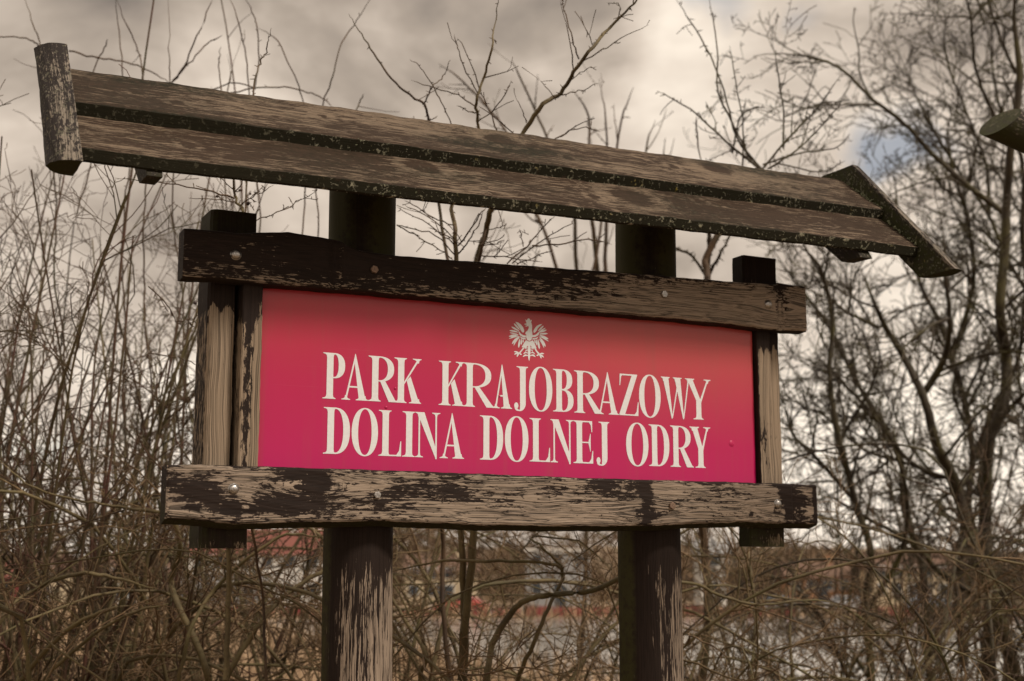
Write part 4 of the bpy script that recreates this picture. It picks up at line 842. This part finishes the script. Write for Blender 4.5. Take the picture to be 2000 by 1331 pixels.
for o in (bpy.data.objects['dry_grass'],):
    me = o.data; co = np.empty(len(me.vertices)*3, np.float32); me.vertices.foreach_get('co', co); co = co.reshape(-1, 3)
    hz = np.array([H(a, b_) for a, b_ in co[:, :2]]); co[:, 2] += 2.3+hz; me.vertices.foreach_set('co', co.ravel()); me.update()

# far bank town
MT = dict(white=plain('white_render', (.62, .60, .56), .8, .1, .5), cream=plain('cream_render', (.45, .37, .25), .8, .12, .5), brown=plain('brown_roof_tiles', (.13, .075, .05), .8, .3, 1.2), tile=plain('red_roof_tiles', (.18, .058, .042), .8, .3, 1.2), glass=plain('dark_window_glass', (.04, .05, .06), .2, .2), grey=plain('grey_cladding', (.28, .28, .28), .7, .15, .4), redp=plain('red_painted_wall', (.20, .040, .036), .7, .3, .3), orange=plain('orange_render', (.36, .19, .10), .8, .2, .4), rub=plain('tyre_rubber', (.02, .02, .02), .9))
def bxm(name, x0, x1, y0, y1, z0, z1, mat, parent):
    me = bpy.data.meshes.new(name); V = [(x, y, z) for x in (x0, x1) for y in (y0, y1) for z in (z0, z1)]
    me.from_pydata(V, [], [(0, 1, 3, 2), (4, 6, 7, 5), (0, 4, 5, 1), (2, 3, 7, 6), (0, 2, 6, 4), (1, 5, 7, 3)]); me.update(); return link(name, me, mat, parent)
def house(x, y, w_, d, h, rh, wall, roof, label, rows, cols, flat=False, rz=0):
    r = empty('house', (x, y, -2.3), rz, label=label, cat='house', group='houses on the far bank')
    bxm('wall', -w_/2, w_/2, 0, d, 0, h, wall, r)
    if flat: bxm('roof', -w_/2-.2, w_/2+.2, -.2, d+.2, h+.01, h+.3, roof, r)
    else:
        V = [(-w_/2-.3, -.4, h-.1), (w_/2+.3, -.4, h-.1), (w_/2+.3, d+.4, h-.1), (-w_/2-.3, d+.4, h-.1), (-w_/2-.3, d/2, h+rh), (w_/2+.3, d/2, h+rh)]
        me = bpy.data.meshes.new('roof'); me.from_pydata(V, [], [(0, 1, 5, 4), (2, 3, 4, 5), (0, 4, 3), (1, 2, 5), (3, 2, 1, 0)]); me.update(); ro = link('roof', me, roof, r)
        bxm('chimney', w_*.2, w_*.2+.6, d*.4, d*.4+.6, h, h+rh+.7, wall, ro)
    for q in range(rows):
        for c in range(cols):
            cx = -w_/2+w_*(c+.5)/cols; cz = h*(q+.35)/rows+.3
            wf = bxm('window', cx-.55, cx+.55, -.06, .02, cz, cz+1.2, MT['white'], r); bxm('pane', cx-.45, cx+.45, -.09, -.062, cz+.1, cz+1.1, MT['glass'], wf)
    bxm('door', -w_*.04, w_*.04+.5, -.08, .01, 0.02, 2.0, MT['glass'], r)
px = lambda x, y: (x-1000)/2735*y
house(px(500, 128), 128, 12.5, 9, 5.0, 2.4, MT['white'], MT['tile'], 'long white house with a red tiled roof glimpsed left of the left round post', 2, 6)
house(px(430, 122), 122, 7, 6, 3.2, 0, MT['grey'], MT['white'], 'low grey flat-roofed building in front of the long white house', 1, 4, True)
house(px(70, 120), 120, 3.2, 6, 3.6, 1.4, MT['cream'], MT['brown'], 'small cream house seen through the thicket at the left edge', 2, 2)
house(px(10, 118), 118, 2.2, 5, 3.0, 1.2, MT['redp'], MT['tile'], 'red-walled shed at the left edge of the far bank', 1, 1)
house(px(250, 140), 140, 9, 8, 3.4, 1.7, MT['cream'], MT['brown'], 'beige house with a brown roof hidden behind the left thicket', 2, 4)
house(px(1395, 135), 135, 2.6, 5, 5.2, 1.2, MT['white'], MT['grey'], 'narrow white gable house just right of the right round post', 2, 1)
house(px(1600, 150), 150, 7, 7, 2.8, 1.5, MT['orange'], MT['brown'], 'orange-walled house under the right end of the bottom beam', 1, 4)
house(px(1780, 145), 145, 8, 7, 3.6, 1.7, MT['cream'], MT['brown'], 'cream house with a brown roof behind the right-hand tree trunks', 2, 5)
house(px(860, 140), 140, 7, 8, 3.4, 1.6, MT['cream'], MT['brown'], 'beige house visible low between the round posts', 2, 4)
house(px(1090, 132), 132, 6, 7, 5.2, 0, MT['grey'], MT['white'], 'grey flat-roofed block between the posts near the right one', 2, 3, True)
# red wall along the far bank: posts and panels
wl = empty('riverside_wall', (0, 111, -2.3), 0, label='long low red wall running along the far river bank', cat='wall')
for i in range(46):
    x = -52+i*2.4
    if i in (9, 10, 17, 26, 31, 32): continue
    bxm('wall_panel', x+.06, x+2.34, 0, .15, .02, .50+.35*random.random(), MT['redp'], wl); bxm('wall_post', x-.06, x+.055, -.04, .2, 0, 1.08, MT['grey'], wl)
# parked cars
def car(x, y, c, label, rz):
    r = empty('parked_car', (x, y, -2.3), rz, label=label, cat='car', group='cars parked on the far bank')
    side = [(-2.1, .35), (-2.15, .75), (-1.95, .95), (-1.35, 1.0), (-.85, 1.42), (.75, 1.45), (1.45, 1.0), (2.0, .9), (2.15, .6), (2.1, .35)]
    me = bpy.data.meshes.new('body'); n = len(side)
    V = [(a, s*(.85 if z < 1.05 else .66), z) for s in (-1, 1) for a, z in side]; me.from_pydata(V, [], [tuple(range(n)), tuple(range(2*n-1, n-1, -1))]+[(i, (i+1) % n, n+(i+1) % n, n+i) for i in range(n)]); me.update()
    link('body', me, plain('car_paint', c, .3, .08, 3), r)
    for x0, x1 in ((-1.05, -.15), (-.08, .95)): bxm('side_window', x0, x1, -.80, -.77, 1.04, 1.32, MT['glass'], r)
    for x0 in (-1.35, 1.3):
        for s in (-1, 1):
            bm = bmesh.new(); bmesh.ops.create_cone(bm, cap_ends=True, segments=14, radius1=.32, radius2=.32, depth=.2); me = bpy.data.meshes.new('wheel'); bm.to_mesh(me); bm.free()
            o = link('wheel', me, MT['rub'], r); o.location = (x0, s*.8, .32); o.rotation_euler = (math.pi/2, 0, 0)
for x, c, lab in [(255, (.5, .5, .48), 'pale car glimpsed through the thicket behind the left of the red wall'), (390, (.10, .11, .13), 'dark car parked left of the white house'), (905, (.4, .06, .05), 'red car parked between the posts behind the wall'), (1520, (.12, .16, .22), 'dark blue car parked right of the right post'),
                  (1660, (.45, .47, .5), 'silver car parked behind the wall under the trees'), (1820, (.25, .32, .42), 'light blue car parked farthest right behind the trunks')]:
    car(px(x, 115), 115+random.uniform(0, 2), c, lab, random.uniform(-.15, .15))
# far woods on the rising ground
def wood(name, n, xr, y, yd, zb, hh, seed, mat, label):
    r_ = np.random.default_rng(seed); x = r_.uniform(*xr, n); yy = y+r_.uniform(0, yd, n); prof = .6+.4*np.sin(x*.09+seed)*np.sin(x*.031+2)+.15*np.sin(x*.4)
    z = zb+np.abs(r_.random(n))**.8*hh*prof; s = r_.uniform(.25, .9, n)
    V = np.stack([x, yy, z], 1)[:, None, :]+r_.normal(0, 1, (n, 3, 3))*s[:, None, None]*np.array([.5, .5, 1.]); V = V.astype(np.float32)
    me = bpy.data.meshes.new(name); me.vertices.add(n*3); me.vertices.foreach_set('co', V.ravel()); me.loops.add(n*3); me.loops.foreach_set('vertex_index', np.arange(n*3, dtype=np.int32)); me.polygons.add(n); me.polygons.foreach_set('loop_start', np.arange(n, dtype=np.int32)*3); me.update(calc_edges=True)
    return setp(link(name, me, mat), label, kind='stuff')
fw = plain('far_bare_woods', (.13, .085, .05), .95, .4, .08)
wood('far_woods', 16000, (-75, 90), 155, 25, -2.3, 8.5, 3, fw, 'blurred brown bare woods just behind the far bank houses')
wood('far_woods', 12000, (-130, 160), 260, 40, -1, 14, 8, fw, 'hazy bare woods on the rising ground beyond the houses')
